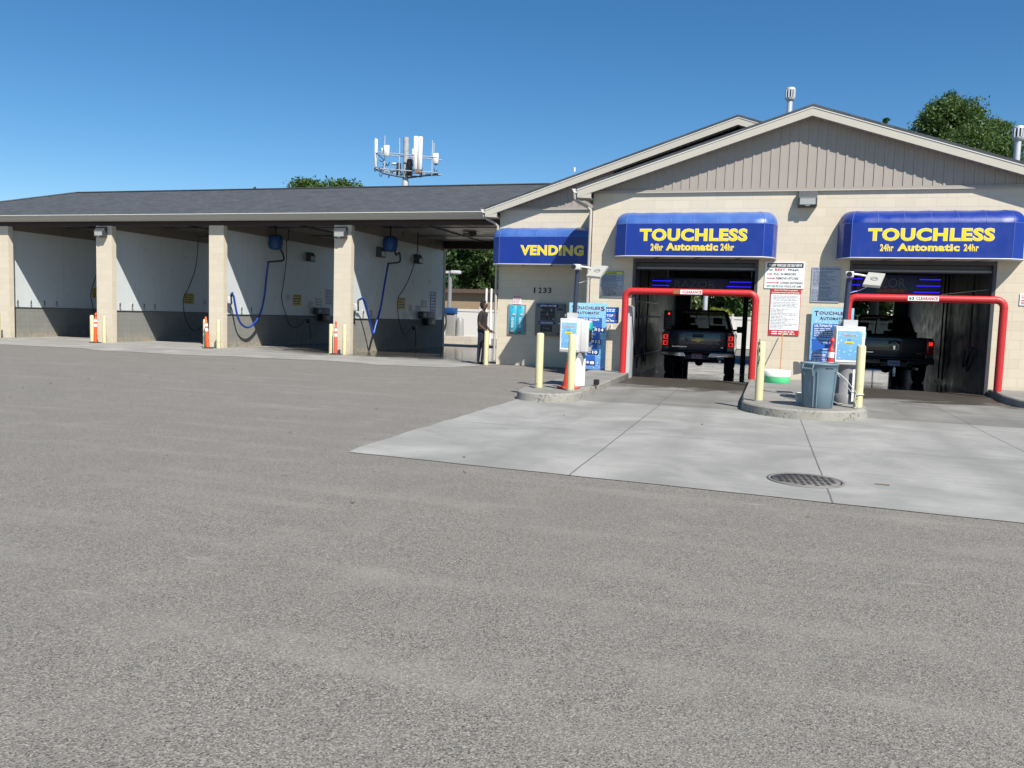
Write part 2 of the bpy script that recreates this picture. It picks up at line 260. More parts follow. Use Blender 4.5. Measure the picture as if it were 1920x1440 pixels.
# ---------------------------------------------------------------- mesh builder
class MB:
    def __init__(s): s.v = []; s.f = []; s.m = []; s.mats = []; s.sm = []
    def mi(s, m):
        if m not in s.mats: s.mats.append(m)
        return s.mats.index(m)
    def add(s, vs, fs, m, smooth=False):
        o = len(s.v); s.v += [tuple(v) for v in vs]; k = s.mi(m)
        for f in fs: s.f.append(tuple(i+o for i in f)); s.m.append(k); s.sm.append(smooth)
        return s
    def box(s, x0, x1, y0, y1, z0, z1, m):
        v = [(x, y, z) for z in (z0, z1) for y in (y0, y1) for x in (x0, x1)]
        return s.add(v, [(0, 2, 3, 1), (4, 5, 7, 6), (0, 1, 5, 4), (2, 6, 7, 3), (0, 4, 6, 2), (1, 3, 7, 5)], m)
    def hexa(s, v, m): return s.add(v, [(0, 2, 3, 1), (4, 5, 7, 6), (0, 1, 5, 4), (2, 6, 7, 3), (0, 4, 6, 2), (1, 3, 7, 5)], m)
    def rbox(s, x0, x1, y0, y1, z0, z1, m, r=.02, seg=2):
        bm = bmesh.new(); bmesh.ops.create_cube(bm, size=1)
        for v in bm.verts: v.co = ((x0+x1)/2+v.co.x*(x1-x0), (y0+y1)/2+v.co.y*(y1-y0), (z0+z1)/2+v.co.z*(z1-z0))
        bmesh.ops.bevel(bm, geom=bm.edges[:], offset=r, segments=seg, affect='EDGES', profile=.6)
        bm.verts.ensure_lookup_table(); s.add([v.co for v in bm.verts], [[v.index for v in f.verts] for f in bm.faces], m, True); bm.free(); return s
    def prism(s, pts, y0, y1, m, ax='y'):
        n = len(pts); f = {'y': lambda a, b, c: (a, c, b), 'x': lambda a, b, c: (c, a, b), 'z': lambda a, b, c: (a, b, c)}[ax]
        v = [f(a, b, y0) for a, b in pts]+[f(a, b, y1) for a, b in pts]
        return s.add(v, [tuple(range(n)), tuple(range(2*n-1, n-1, -1))]+[(i, n+i, n+(i+1) % n, (i+1) % n) for i in range(n)], m)
    def tube(s, pts, r, m, n=8, caps=True, r1=None):
        P = [Vector(p) for p in pts]; k = len(P); vs = []; fs = []; ref = None
        for i, p in enumerate(P):
            d = (P[min(i+1, k-1)]-P[max(i-1, 0)]).normalized()
            if ref is None: ref = Vector((0, 0, 1)) if abs(d.z) < .9 else Vector((1, 0, 0))
            a = (ref-d*ref.dot(d)).normalized(); ref = a; c = d.cross(a)
            rr = r if r1 is None else r+(r1-r)*i/(k-1)
            if isinstance(r, (list, tuple)): rr = r[i]
            for j in range(n):
                t = 2*math.pi*j/n; vs.append(p+a*math.cos(t)*rr+c*math.sin(t)*rr)
        for i in range(k-1):
            for j in range(n): fs.append((i*n+j, i*n+(j+1) % n, (i+1)*n+(j+1) % n, (i+1)*n+j))
        s.add(vs, fs, m, True)
        if caps: s.add(vs[:n], [tuple(range(n-1, -1, -1))], m); s.add(vs[-n:], [tuple(range(n))], m)
        return s
    def lathe(s, prof, cx, cy, cz, m, n=20, sx=1., sy=1.):
        vs = [(cx+r*sx*math.cos(2*math.pi*j/n), cy+r*sy*math.sin(2*math.pi*j/n), cz+z) for r, z in prof for j in range(n)]
        fs = [(i*n+j, i*n+(j+1) % n, (i+1)*n+(j+1) % n, (i+1)*n+j) for i in range(len(prof)-1) for j in range(n)]
        s.add(vs, fs, m, True)
        for i, rev in ((0, True), (len(prof)-1, False)):
            if prof[i][0] > 1e-4:
                q = vs[i*n:(i+1)*n]; s.add(q, [tuple(range(n-1, -1, -1)) if rev else tuple(range(n))], m)
        return s
    def lathe_ax(s, prof, c, ax, m, n=20):
        """lathe about axis 'x' or 'y' through c"""
        t = MB(); t.lathe(prof, 0, 0, 0, m, n)
        for vs in (t.v,):
            q = [((z, y, x) if ax == 'x' else (x, z, y)) for x, y, z in vs]
        o = len(s.v); s.v += [(a+c[0], b+c[1], d+c[2]) for a, b, d in q]; k = s.mi(m)
        for f, sm in zip(t.f, t.sm): s.f.append(tuple(i+o for i in f)); s.m.append(k); s.sm.append(sm)
        return s
    def text(s, st, x0, x1, z0, z1, y, m, off=.02, ax='y', keep=False, shear=0., halo=0.):
        off = min(off, .038)
        key = (st, round(off+halo, 4), shear, round(off, 4))
        if halo and (st, round(off, 4), shear, round(off, 4)) not in TC: s2 = MB(); s2.text(st, 0, 1, 0, 1, 0, m, off, ax, keep, shear)
        if key not in TC:
            cu = bpy.data.curves.new('t', 'FONT'); cu.body = st; cu.offset = off+halo; cu.space_character = (1.16 if off > .04 else 1.1) if off > .025 else 1.; cu.resolution_u = 3; cu.shear = shear
            ob = bpy.data.objects.new('t', cu); me = bpy.data.meshes.new_from_object(ob)
            TC[key] = ([tuple(v.co) for v in me.vertices], [tuple(p.vertices) for p in me.polygons])
            bpy.data.objects.remove(ob); bpy.data.curves.remove(cu); bpy.data.meshes.remove(me)
        vs, fs = TC[key]
        if not vs: return s
        bs = TC[(st, round(off, 4), shear, round(off, 4))][0]
        ax0 = min(v[0] for v in bs); ax1 = max(v[0] for v in bs); az0 = min(v[1] for v in bs); az1 = max(v[1] for v in bs)
        kx = (x1-x0)/(ax1-ax0); kz = (z1-z0)/(az1-az0)
        if keep: kx = kz
        q = [(x0+(v[0]-ax0)*kx, z0+(v[1]-az0)*kz) for v in vs]
        if ax == 'y': w = [(a, y, b) for a, b in q]
        else: w = [(y, a, b) for a, b in q]
        return s.add(w, fs, m)
    def textpx(s, st, bx, Y, m, off=.02, halo=None, ho=.05, shear=0.):
        ym = (bx[1]+bx[3])/2; xm = (bx[0]+bx[2])/2
        x0 = at(bx[0], ym, Y).x; x1 = at(bx[2], ym, Y).x; z1 = at(xm, bx[1], Y).z; z0 = at(xm, bx[3], Y).z
        if halo: s.text(st, x0, x1, z0, z1, Y-.003, halo, off, shear=shear, halo=ho)
        return s.text(st, x0, x1, z0, z1, Y-.006, m, off, shear=shear)
    def lines(s, x0, x1, z0, z1, n, y, m, th=.45, ragged=.35, seed=1):
        r = random.Random(seed); h = (z1-z0)/n
        for i in range(n):
            z = z1-(i+.5)*h; x = x0; end = x1-(x1-x0)*r.random()*ragged
            while x < end:
                w = h*r.uniform(.9, 3.2); w = min(w, end-x)
                s.box(x, x+w*.93, y-.0015, y, z-h*th/2, z+h*th/2, m); x += w+h*.35
        return s
    def build(s, name, parent=None, bevel=0, loc=None):
        me = bpy.data.meshes.new(name); me.from_pydata(s.v, [], s.f)
        for m in s.mats: me.materials.append(MT[m])
        me.polygons.foreach_set('material_index', s.m); me.polygons.foreach_set('use_smooth', s.sm)
        bm = bmesh.new(); bm.from_mesh(me); bmesh.ops.remove_doubles(bm, verts=bm.verts, dist=1e-5) if len(s.f) < 3000 and bevel else None
        if len(s.f) < 20000 and not getattr(s, 'nonorm', False): bmesh.ops.recalc_face_normals(bm, faces=bm.faces)
        bm.to_mesh(me); bm.free(); me.update()
        o = bpy.data.objects.new(name, me); COL.objects.link(o)
        if parent is not None: o.parent = parent
        if loc is not None: o.location = loc
        if bevel:
            b = o.modifiers.new('bevel', 'BEVEL'); b.width = bevel; b.segments = 3; b.limit_method = 'ANGLE'; b.angle_limit = R(30)
        return o
TC = {}
def tag(o, label, cat, group=None):
    o['label'] = label; o['category'] = cat
    if group: o['group'] = group
    return o
def thing(name, label, cat, loc=(0, 0, 0), rz=0, group=None):
    o = bpy.data.objects.new(name, None); COL.objects.link(o); o.location = loc; o.rotation_euler = (0, 0, rz); o.empty_display_size = .2
    return tag(o, label, cat, group)
def struct(o, kind='structure'): o['kind'] = kind; return o
def copy_tree(o, parent=None):
    c = o.copy(); COL.objects.link(c)
    if parent is not None: c.parent = parent
    for ch in KIDS.get(o.name, list(o.children)): copy_tree(ch, c)
    return c
KIDS = {}
def clone(root, loc, rz=None, label=None, group=None):
    c = copy_tree(root); c.location = loc
    if rz is not None: c.rotation_euler = (0, 0, rz)
    if label: c['label'] = label
    if group: c['group'] = group
    return c
YV, YA, YP = 22.45, 19.90, 24.0
# ---------------------------------------------------------------- ground
g = MB()
XS = (-300, -3.3, 4.95, 300); YS = (-60, 20.25, 32.7, 500)
for i in range(3):
    for j in range(3):
        if (i, j) != (1, 1): g.add([(XS[i], YS[j], 0), (XS[i+1], YS[j], 0), (XS[i+1], YS[j+1], 0), (XS[i], YS[j+1], 0)], [(0, 1, 2, 3)], 'asphalt')
struct(g.build('parking_lot'))
def sheet(name, pts, z, m, sub=0):
    b = MB(); n = len(pts); b.add([(x, y, z) for x, y in pts], [tuple(range(n))], m); b.nonorm = True; return struct(b.build(name))
rr = random.Random(3)
edgeL = [(-3.93+rr.uniform(-.025, .025), 7.22+k*.3) for k in range(22)]
edgeB = [(-3.86+k*.4, 7.2-.083*k*.4+rr.uniform(-.012, .012)) for k in range(1, 32)]
sheet('concrete_drive', [(-3.88, 7.19)]+edgeB+[(9.2, 13.42), (-3.93, 13.62)]+edgeL[::-1][:-1], .006, 'drive_concrete')
sheet('concrete_threshold', [(-3.9, 13.62), (9.2, 13.42), (9.2, 19.88), (4.95, 19.88), (4.95, 20.25), (-3.3, 20.25), (-3.3, 19.88), (-3.9, 19.88)], .0061, 'old_concrete')
apr = [(-34, 33.2), (-34, 19.9)]+[(-33+k*.8, 19.9+.3*math.sin(k*.55)+.15*math.sin(k*1.7)+rr.uniform(-.04, .04)) for k in range(31)]+[(-7.9, 20.1), (-7.2, 22.44), (-7.2, 33.2)]
sheet('bay_apron', apr, .006, 'apron_concrete')
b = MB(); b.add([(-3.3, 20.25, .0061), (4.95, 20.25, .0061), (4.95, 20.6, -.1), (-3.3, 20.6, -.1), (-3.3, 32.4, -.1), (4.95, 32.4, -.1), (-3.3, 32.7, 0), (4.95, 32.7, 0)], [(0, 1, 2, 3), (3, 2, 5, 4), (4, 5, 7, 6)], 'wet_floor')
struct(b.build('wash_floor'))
def island(pts, name):
    b = MB(); n = len(pts); cx = sum(p[0] for p in pts)/n; cy = sum(p[1] for p in pts)/n
    def ins(d): return [(x-(x-cx)/max(.3, math.hypot(x-cx, y-cy))*d, y-(y-cy)/max(.3, math.hypot(x-cx, y-cy))*d) for x, y in pts]
    rings = [(pts, 0.), (ins(.02), .125), (ins(.045), .147), (ins(.07), .15)]
    for (a, za), (c, zc) in zip(rings, rings[1:]):
        b.add([(x, y, za) for x, y in a]+[(x, y, zc) for x, y in c], [(i, (i+1) % n, n+(i+1) % n, n+i) for i in range(n)], 'kerb_side', True)
    b.add([(x, y, .15) for x, y in rings[-1][0]], [tuple(range(n))], 'kerb_concrete')
    return struct(b.build(name))
def kerbside():
    b = NB('kerb_side'); n1 = b.noise(2.2, detail=7, rough=.7); n3 = b.noise(25, detail=5, rough=.8)
    a = b.mix(b.ramp(n1, (.4, 0.), (.7, .7)), (.30, .29, .25), (.19, .18, .155)); spot = b.math('MULTIPLY', b.ramp(n3, (.52, 0.), (.6, 1.)), b.ramp(b.noise(1.4, detail=2), (.42, 0.), (.56, 1.)))
    b.col(b.mix(spot, a, (.05, .048, .04))); b.rough(.9); b.bump(n3, .3, .01)
kerbside()
def arc(cx, cy, rx, ry, a0, a1, n): return [(cx+rx*math.cos(R(a0+(a1-a0)*k/n)), cy+ry*math.sin(R(a0+(a1-a0)*k/n))) for k in range(n+1)]
island([(-4.02, 19.88)]+arc(-3.48, 13.55, .55, .62, 180, 360, 14)+[(-2.95, 15), (-3.04, 19.88)], 'traffic_island')
island([(-.22, 19.88), (-.30, 15)]+arc(.68, 13.9, .97, 1.14, 180, 360, 20)+[(1.68, 15.5), (1.75, 19.88)], 'traffic_island')
island([(4.72, 19.88), (4.70, 19.2)]+[(4.58, 18.2), (4.62, 17.2), (4.85, 16.6), (5.2, 16.3), (8.4, 16.3), (8.4, 19.88)], 'traffic_island')
# ---------------------------------------------------------------- self-service wing
wing = thing('self_service_wing', 'long low open-fronted wing of self-service wash bays under a grey hipped shingle roof', 'building', (-18, 24, 0))
def P(mb, name, parent, bevel=0):     # mesh in world coordinates under a thing
    o = mb.build(name, None, bevel); o.parent = parent
    def world(q):
        m = Matrix.Translation(q.location) @ q.rotation_euler.to_matrix().to_4x4()
        return world(q.parent) @ q.matrix_parent_inverse @ m if q.parent else m
    mw = world(parent)
    o.matrix_parent_inverse = mw.inverted(); return o
EY, BY, RY, RZ, EZ = 23.62, 33.35, 28.45, 6.12, 4.56
b = MB(); RX = -28.6; LX = -32.9
top = [(LX, EY, EZ), (-7.7, EY, EZ), (-2.9, RY, RZ), (RX, RY, RZ), (LX, BY, EZ), (-7.7, BY, EZ)]
b.add(top, [(0, 1, 2, 3), (3, 2, 5, 4), (0, 3, 4)], 'shingles'); lo = [(x, y, z-.05) for x, y, z in top]
b.add(top+lo, [(0, 6, 7, 1), (4, 5, 11, 10), (0, 4, 10, 6)], 'dark_grey'); b.nonorm = False
roof = P(b, 'roof', wing)
b = MB(); cap = [(RX, RY, RZ+.02), (-2.9, RY, RZ+.02)]
b.tube(cap, .035, 'shingles', 6); b.tube([(LX, EY, EZ+.02), (RX, RY, RZ+.02)], .035, 'shingles', 6); P(b, 'ridge_cap', roof)
b = MB()
gp = [(EY-.05, 4.535), (EY-.035, 4.545), (EY-.02, 4.53), (EY+.02, 4.44), (EY+.07, 4.40), (EY+.09, 4.345), (EY+.2, 4.335), (EY+.2, 4.52)]
b.prism(gp, LX, -7.72, 'trim', 'x'); b.box(LX, -7.72, EY-.055, EY-.02, 4.53, 4.548, 'trim_light'); P(b, 'gutter', wing)
b = MB(); b.box(LX, -7.4, 24.0, 24.2, 4.2, 4.5, 'beam_paint'); b.box(LX, -7.4, 32.75, 32.95, 4.2, 4.5, 'beam_paint'); P(b, 'header_beam', wing)
b = MB(); b.box(LX+.1, -7.4, 23.83, 33.1, 4.5, 4.54, 'ceiling_panel'); ceil = P(b, 'ceiling', wing)
b = MB()
for X in (-31, -26.1, -21.2, -16.4, -11.4): b.tube([(X, 24.3, 4.47), (X, 32.6, 4.47)], .028, 'black', 6)
for Y in (27, 30): b.tube([(LX+.3, Y, 4.46), (-7.6, Y, 4.46)], .02, 'dark_grey', 6)
P(b, 'conduit', ceil)
PIL = [(-32.85, -32.25), (-28.0, -27.36), (-23.25, -22.55), (-18.42, -17.83), (-13.57, -12.95)]
WX = [-32.5, -27.72, -22.83, -18.03, -13.23]
for (a, c), wx in zip(PIL, WX):
    b = MB(); b.box(a, c, 24.0, 24.205, 0, 4.2, 'pillar_block'); P(b, 'pillar', wing)
    b = MB(); b.box(wx-.4, wx+.03, 32.7, 32.9, 0, 4.2, 'pillar_block'); P(b, 'pillar', wing)
    b = MB(); b.box(wx-.2, wx, 24.205, 32.7, 0, 1.17, 'grey_block'); b.box(wx-.2, wx, 24.205, 32.7, 4.1, 4.5, 'ceiling_panel'); wl = P(b, 'partition_wall', wing)
    b = MB(); b.box(wx-.212, wx+.012, 24.21, 32.69, 1.17, 4.1, 'white_panel'); P(b, 'wall_panel', wl)
    b = MB(); b.box(wx+.012, wx+.03, 24.21, 32.69, 1.155, 1.175, 'dark_grey'); P(b, 'trim_strip', wl)
    WALLS = globals().setdefault('WALLS', {}); WALLS[wx] = wl
def clip(wx, px, py):
    p = atX(px, py, wx+.05); b = MB()
    b.rbox(wx+.012, wx+.03, p.y-.03, p.y+.03, p.z-.12, p.z+.12, 'steel', .006, 1); b.box(wx+.03, wx+.055, p.y-.02, p.y+.02, p.z-.11, p.z-.04, 'mid_grey')
    b.tube([(wx+.03, p.y, p.z+.10), (wx+.06, p.y, p.z+.05), (wx+.04, p.y, p.z-.02)], .012, 'black', 6); P(b, 'mat_clip', WALLS[wx])
for wx, L in ((-27.72, ((34, 567), (59, 568), (84, 569), (107, 570))), (-22.83, ((226, 573), (249, 574), (271, 575), (291, 575))), (-18.03, ((434, 580), (454, 581), (472, 582))), (-13.23, ((665, 587), (682, 588), (697, 588), (711, 589)))):
    for q in L: clip(wx, *q)
# ---------------------------------------------------------------- automatic wash building
auto = thing('automatic_wash_building', 'cream block building with two drive-through wash openings under beige gabled siding', 'building', (.8, 22, 0))
ZW = 4.45
X0, X1 = -4.14, 5.78
D1 = (-3.10, -.18); D2 = (1.79, 4.73); DZ = 2.90
b = MB()
for a, c in ((X0, D1[0]), (D1[1], D2[0]), (D2[1], X1)): b.box(a, c, YA, YA+.2, 0, DZ, 'cream_block')
b.box(X0, X1, YA, YA+.2, DZ, ZW, 'cream_block'); b.box(X0, X0+.2, YA+.2, YV, 0, ZW, 'cream_block'); b.box(X1-.2, X1, YA+.2, 32.9, 0, ZW, 'cream_block')
fwall = P(b, 'front_wall', auto)
b = MB(); b.box(-7.37, X0, YV, YV+.2, 0, ZW-.02, 'cream_block'); b.box(-7.37, -7.17, YV+.2, 32.9, 0, ZW-.02, 'cream_block'); P(b, 'vending_wall', auto)
b = MB()   # tunnel walls
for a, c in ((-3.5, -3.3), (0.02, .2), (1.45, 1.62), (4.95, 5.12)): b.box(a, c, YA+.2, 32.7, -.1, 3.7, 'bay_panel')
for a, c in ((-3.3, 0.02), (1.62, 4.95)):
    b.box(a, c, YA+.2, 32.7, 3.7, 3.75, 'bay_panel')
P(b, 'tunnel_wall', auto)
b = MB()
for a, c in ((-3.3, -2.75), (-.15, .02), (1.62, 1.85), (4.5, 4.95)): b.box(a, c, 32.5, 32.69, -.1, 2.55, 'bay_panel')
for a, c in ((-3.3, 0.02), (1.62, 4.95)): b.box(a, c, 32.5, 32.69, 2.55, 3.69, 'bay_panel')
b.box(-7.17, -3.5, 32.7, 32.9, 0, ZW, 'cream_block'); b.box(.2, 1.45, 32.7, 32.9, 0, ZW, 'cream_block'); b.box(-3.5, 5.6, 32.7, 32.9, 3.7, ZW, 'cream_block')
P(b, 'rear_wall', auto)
for n, (a, c) in enumerate((D1, D2)):
    b = MB(); t = .07
    b.box(a, a+t, YA-.012, YA+.25, 0, DZ-.02, 'dark_grey'); b.box(c-t, c, YA-.012, YA+.25, 0, DZ-.02, 'dark_grey'); b.box(a+t, c-t, YA-.01, YA+.25, DZ-.09, DZ-.004, 'dark_grey')
    b.box(a+t, c-t, YA+.1, YA+.34, DZ-.26, DZ-.1, 'dark_grey'); b.box(a+t, c-t, YA+.07, YA+.1, DZ-.24, DZ-.20, 'mid_grey')
    P(b, 'door_frame', auto)
# gable roofs
def gable(y0, y1, cx, apex, xl, xr, slope, siding_y, zt, xs0, xs1, name):
    zl = apex-slope*(cx-xl); zr = apex-slope*(xr-cx); T = .05
    b = MB(); b.prism([(xl, zl), (cx, apex), (xr, zr), (xr, zr-T), (cx, apex-T), (xl, zl-T)], y0-.02, y1, 'shingles'); rf = P(b, 'roof', auto)
    b = MB(); H = .20
    b.prism([(xl+.01, zl-T), (cx, apex-T), (cx, apex-T-.03), (xl+.01, zl-T-.03)], y0-.012, y0+.02, 'trim_light'); b.prism([(xr-.01, zr-T), (cx, apex-T), (cx, apex-T-.03), (xr-.01, zr-T-.03)], y0-.012, y0+.02, 'trim_light')
    b.prism([(xl+.02, zl-T-.03), (cx, apex-T-.03), (cx, apex-T-H), (xl+.02, zl-T-H)], y0, y0+.03, 'trim'); b.prism([(xr-.02, zr-T-.03), (cx, apex-T-.03), (cx, apex-T-H), (xr-.02, zr-T-H)], y0, y0+.03, 'trim')
    P(b, 'rake_board', rf)
    b = MB(); hs = T+H-.02
    for (xa, za, xb, zb) in ((xl, zl, cx, apex), (cx, apex, xr, zr)):
        b.prism([(xa, za-hs+.03), (xb, zb-hs+.03), (xb, zb-hs+.01), (xa, za-hs+.01)], y0+.03, siding_y+.03, 'soffit')
        n = int(abs(xb-xa)/.17)
        for k in range(n):
            x = xa+(k+.5)*(xb-xa)/n; z = za+(k+.5)*(zb-za)/n-hs; b.box(x-.02, x+.02, y0+.03, siding_y-.02, z-.012, z+.012, 'soffit')
    P(b, 'soffit', rf)
    b = MB(); f = lambda x: apex-slope*abs(x-cx)-hs+.02
    pts = [(xs0, zt), (xs1, zt), (xs1, max(zt+.01, f(xs1))), (cx, f(cx)), (xs0, max(zt+.01, f(xs0)))] if xs1 > cx else [(xs0, zt), (xs1, zt), (xs1, f(xs1)), (xs0, max(zt+.01, f(xs0)))]
    b.prism(pts, siding_y-.004, siding_y+.08, 'siding')
    x = xs0+.1
    while x < xs1:
        z = f(x+.05 if x < cx else x)-.01
        if z > zt+.05: b.prism([(x, zt), (x+.05, zt), (x+.05, min(f(x+.05), z+.02)), (x, min(f(x), z+.02))], siding_y-.019, siding_y-.004, 'siding')
        x += .20
    P(b, 'gable_siding', auto)
    b = MB(); b.box(xs0-.0, xs1, siding_y-.05, siding_y-.029, zt-.03, zt+.03, 'siding'); b.box(xs0, xs1, siding_y-.06, siding_y-.004, zt-.045, zt-.03, 'trim'); P(b, 'band_trim', auto)
    return rf, zl
roofA, zA = gable(YA-.33, 33.2, .79, 6.30, -4.50, 6.08, .326, YA, 4.49, X0, X1, 'a')
roofB, zB = gable(YV-.33, 33.2, -.9, 6.75, -7.74, 5.95, .336, YV, 4.46, -7.37, X0-.01, 'b')
def eavebox(xl, zl, y, wallx, rf, gy):
    b = MB(); b.prism([(xl+.02, zl-.25), (wallx, zl-.27), (wallx, zl-.05+(wallx-xl)*.33-.22), (xl+.02, zl-.24)], y+.002, y+.03, 'trim')
    b.box(xl+.02, wallx, y+.03, y+.4, zl-.275, zl-.25, 'soffit'); P(b, 'eave_return', rf)
    b = MB(); b.prism([(xl-.13, zl-.04), (xl-.125, zl-.025), (xl-.11, zl-.04), (xl-.09, zl-.10), (xl-.05, zl-.14), (xl+.01, zl-.14), (xl+.01, zl-.04)], y+.01, gy, 'trim_light'); P(b, 'gutter', rf)
eavebox(-4.50, zA, YA-.33, X0, roofA, YV-.1); eavebox(-7.74, zB, YV-.33, -7.37, roofB, 23.6)
b = MB()
b.tube([(-4.56, YA-.28, zA-.13), (-4.56, YA-.28, zA-.26), (-4.5, YA-.2, zA-.33), (-4.28, YA-.08, zA-.44), (-4.19, YA-.045, zA-.52), (-4.19, YA-.045, 3.2), (-4.19, YA-.045, .2)], .038, 'downspout', 8)
P(b, 'downspout', auto)
b = MB(); b.tube([(-7.80, YV-.25, zB-.13), (-7.80, YV-.25, zB-.22), (-7.7, YV-.2, zB-.3), (-7.5, YV-.12, zB-.40), (-7.42, YV-.05, zB-.48), (-7.42, YV-.05, .12)], .038, 'downspout', 8); P(b, 'downspout', auto)
def vent(px, py0, py1, Y, wpx):
    a = at(px, py0, Y); c = at(px, py1, Y); r = wpx/F*Y*.55/2; b = MB()
    b.lathe([(r, 0), (r, c.z-a.z-.12)], c.x, Y, a.z-.25, 'galvanised', 14); z = c.z-.38+.0
    b.lathe([(r*1.25, c.z-.36), (r*1.7, c.z-.33), (r*1.7, c.z-.28)], c.x, Y, 0, 'galvanised', 14)
    for k in range(10):
        t = k*.628; b.box(c.x+r*1.6*math.cos(t)-.02, c.x+r*1.6*math.cos(t)+.02, Y+r*1.6*math.sin(t)-.02, Y+r*1.6*math.sin(t)+.02, c.z-.29, c.z-.06, 'galvanised')
    b.lathe([(r*1.1, c.z-.3), (r*1.1, c.z-.05)], c.x, Y, 0, 'dark_grey', 12); b.lathe([(r*1.75, c.z-.07), (r*1.75, c.z-.02), (r*1.5, c.z)], c.x, Y, 0, 'galvanised', 14)
    P(b, 'vent_pipe', roofA)
vent(1482.5, 208, 165, 25.5, 17); vent(1911, 300, 237, 24.5, 18)
b = MB(); p = at(1077, 322, 23.5); b.tube([p, p+Vector((0, 0, .12))], .03, 'white', 6); P(b, 'vent_stub', roofB)
# ---------------------------------------------------------------- awnings
def awning(name_label, x0, x1, x2, x3, D, z0, zf, zt, yw, words, group='blue awnings over the openings', ribs=6):
    a = thing('awning', name_label, 'awning', ((x0+x3)/2, yw, z0), 0, group)
    plan = [(x0, 0.), (x0+.02, .3*D), (x0+.09, .72*D), (x1, D)]; n1 = len(plan); NR = ribs
    for k in range(1, 2*NR): plan.append((x1+(x2-x1)*k/NR/2, D))
    plan += [(x2, D), (x3-.09, .72*D), (x3-.02, .3*D), (x3, 0.)]
    cxm = (x0+x3)/2; rows = [(z0, 1., 0.)]
    rows.append((z0+.05, 1., 0)); rows.append((zf, 1., 0.))
    for k in range(1, 8):
        t = math.pi/2*k/7; rows.append((zf+(zt-zf)*math.sin(t), max(.02, math.cos(t)), .26*(1-math.cos(t))))
    b = MB(); n = len(plan); vs = []
    for z, c, i in rows:
        for k, (x, d) in enumerate(plan):
            s = 1 if x < cxm else -1; w = max(0, 1-min(abs(x-x0), abs(x-x3))/.7); sag = .007 if (n1 <= k < n1+2*NR-1 and (k-n1) % 2 == 0 and c < .999) else 0.
            vs.append((x+s*i*w, yw-d*c+sag*.7, z-sag))
    for r in range(len(rows)-1):
        for k in range(n-1): b.add([], [], 'awning_blue')
    fs = [(r*n+k, r*n+k+1, (r+1)*n+k+1, (r+1)*n+k) for r in range(len(rows)-1) for k in range(n-1)]
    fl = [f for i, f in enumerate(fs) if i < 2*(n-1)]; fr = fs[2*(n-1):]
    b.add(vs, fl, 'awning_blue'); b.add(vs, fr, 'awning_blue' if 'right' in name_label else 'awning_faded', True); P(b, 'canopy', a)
    b = MB()
    for k in range(n1-1, n1+2*NR, 2):
        b = MB(); b.tube([Vector(vs[r*n+k])+Vector((0, -.002, .002)) for r in range(2 if k not in (n1-1, n1+2*NR-1) else 0, len(rows))], .005, 'awning_seam', 5); P(b, 'seam', a)
    for q in (range(0, n1), range(n-n1, n)): b = MB(); b.tube([Vector(vs[2*n+k])+Vector((0, -.001, 0)) for k in q], .006, 'awning_seam', 5); P(b, 'seam', a)
    b = MB(); pl = [(x, yw-d+.0) for x, d in plan]; b.prism([(x+(.02 if x < cxm else -.02), y+.015) for x, y in pl], z0+.002, z0+.012, 'awning_under', 'z')
    b.tube([(x, y-.002, z0+.012) for x, y in pl], .014, 'light_grey', 6)
    for k in range(1, 4):
        x = x0+(x3-x0)*k/4; b.prism([(x, yw-.02), (x+.18, yw-D+.02), (x+.23, yw-D+.02), (x+.05, yw-.02)], z0-.004, z0+.002, 'dark_grey', 'z')
    P(b, 'frame', a)
    b = MB(); Y = yw-D
    for w, bx, off in words: b.textpx(w, bx, Y-.002, 'yellow_letter', off, 'white', .017)
    P(b, 'lettering', a); return a
D = .62; Yf = YA-D
x = lambda px, Y, py=483: at(px, py, Y).x
zf1 = at(1300, 419, Yf).z
awning('blue awning with yellow TOUCHLESS lettering over the left wash opening', x(1153, YA), x(1172, Yf), x(1430, Yf), x(1455, YA), D, 2.895, zf1, 3.98, YA,
       [('TOUCHLESS', (1200, 429, 1401, 452), .06), ('24hr', (1220, 457, 1243, 470), .03), ('Automatic', (1249, 456, 1346, 470), .05), ('24hr', (1351, 457, 1376, 470), .03)])
awning('blue awning with yellow TOUCHLESS lettering over the right wash opening', x(1568, YA), x(1594, Yf), x(1898, Yf), x(1898, Yf)+.33, D, 2.895, zf1, 3.98, YA,
       [('TOUCHLESS', (1628, 428, 1865, 452), .06), ('24hr', (1650, 458, 1675, 471), .03), ('Automatic', (1683, 457, 1799, 471), .05), ('24hr', (1807, 458, 1835, 471), .03)])
Yg = YV-D
awning('blue awning with yellow VENDING lettering over the coin changers', x(922, YV-.3, 494), x(935, Yg, 494), -4.5, -4.2, D, 2.845, at(1000, 444, Yg).z, at(1000, 427, YV-.1).z, YV,
       [('VENDING', (976, 460, 1094, 479), .07)], ribs=5)
# ---------------------------------------------------------------- wall lights
def wallpack(label, c, w=.40, h=.36, d=.22, rz=0., group='wall pack lights', src=[]):
    if src: return clone(src[0], c, rz, label)
    a = thing('wall_light', label, 'wall light', c, rz, group); b = MB()
    b.prism([(0, h/2), (-d*.55, h/2), (-d, .02), (-d, -h/2+.03), (-d*.9, -h/2), (0, -h/2)], -w/2, w/2, 'dark_grey', 'x')
    q = [(-d*.55, h/2-.005), (-d-.0, .02)]
    b.build('housing', a, .008)
    b = MB(); b.box(-w/2+.035, w/2-.035, -d-.006, -d+.002, -h/2+.045, .01, 'glass_lens'); b.build('lens', a)
    b = MB(); b.box(-w/2+.02, w/2-.02, -d-.012, -d-.002, .012, .03, 'mid_grey'); b.box(-.05, .05, -d-.01, -d, -h/2+.012, -h/2+.035, 'mid_grey'); b.build('latch', a)
    src.append(a); return a
wallpack('dark boxy wall light high under the right gable between the two awnings', at(1514, 374.5, YA))
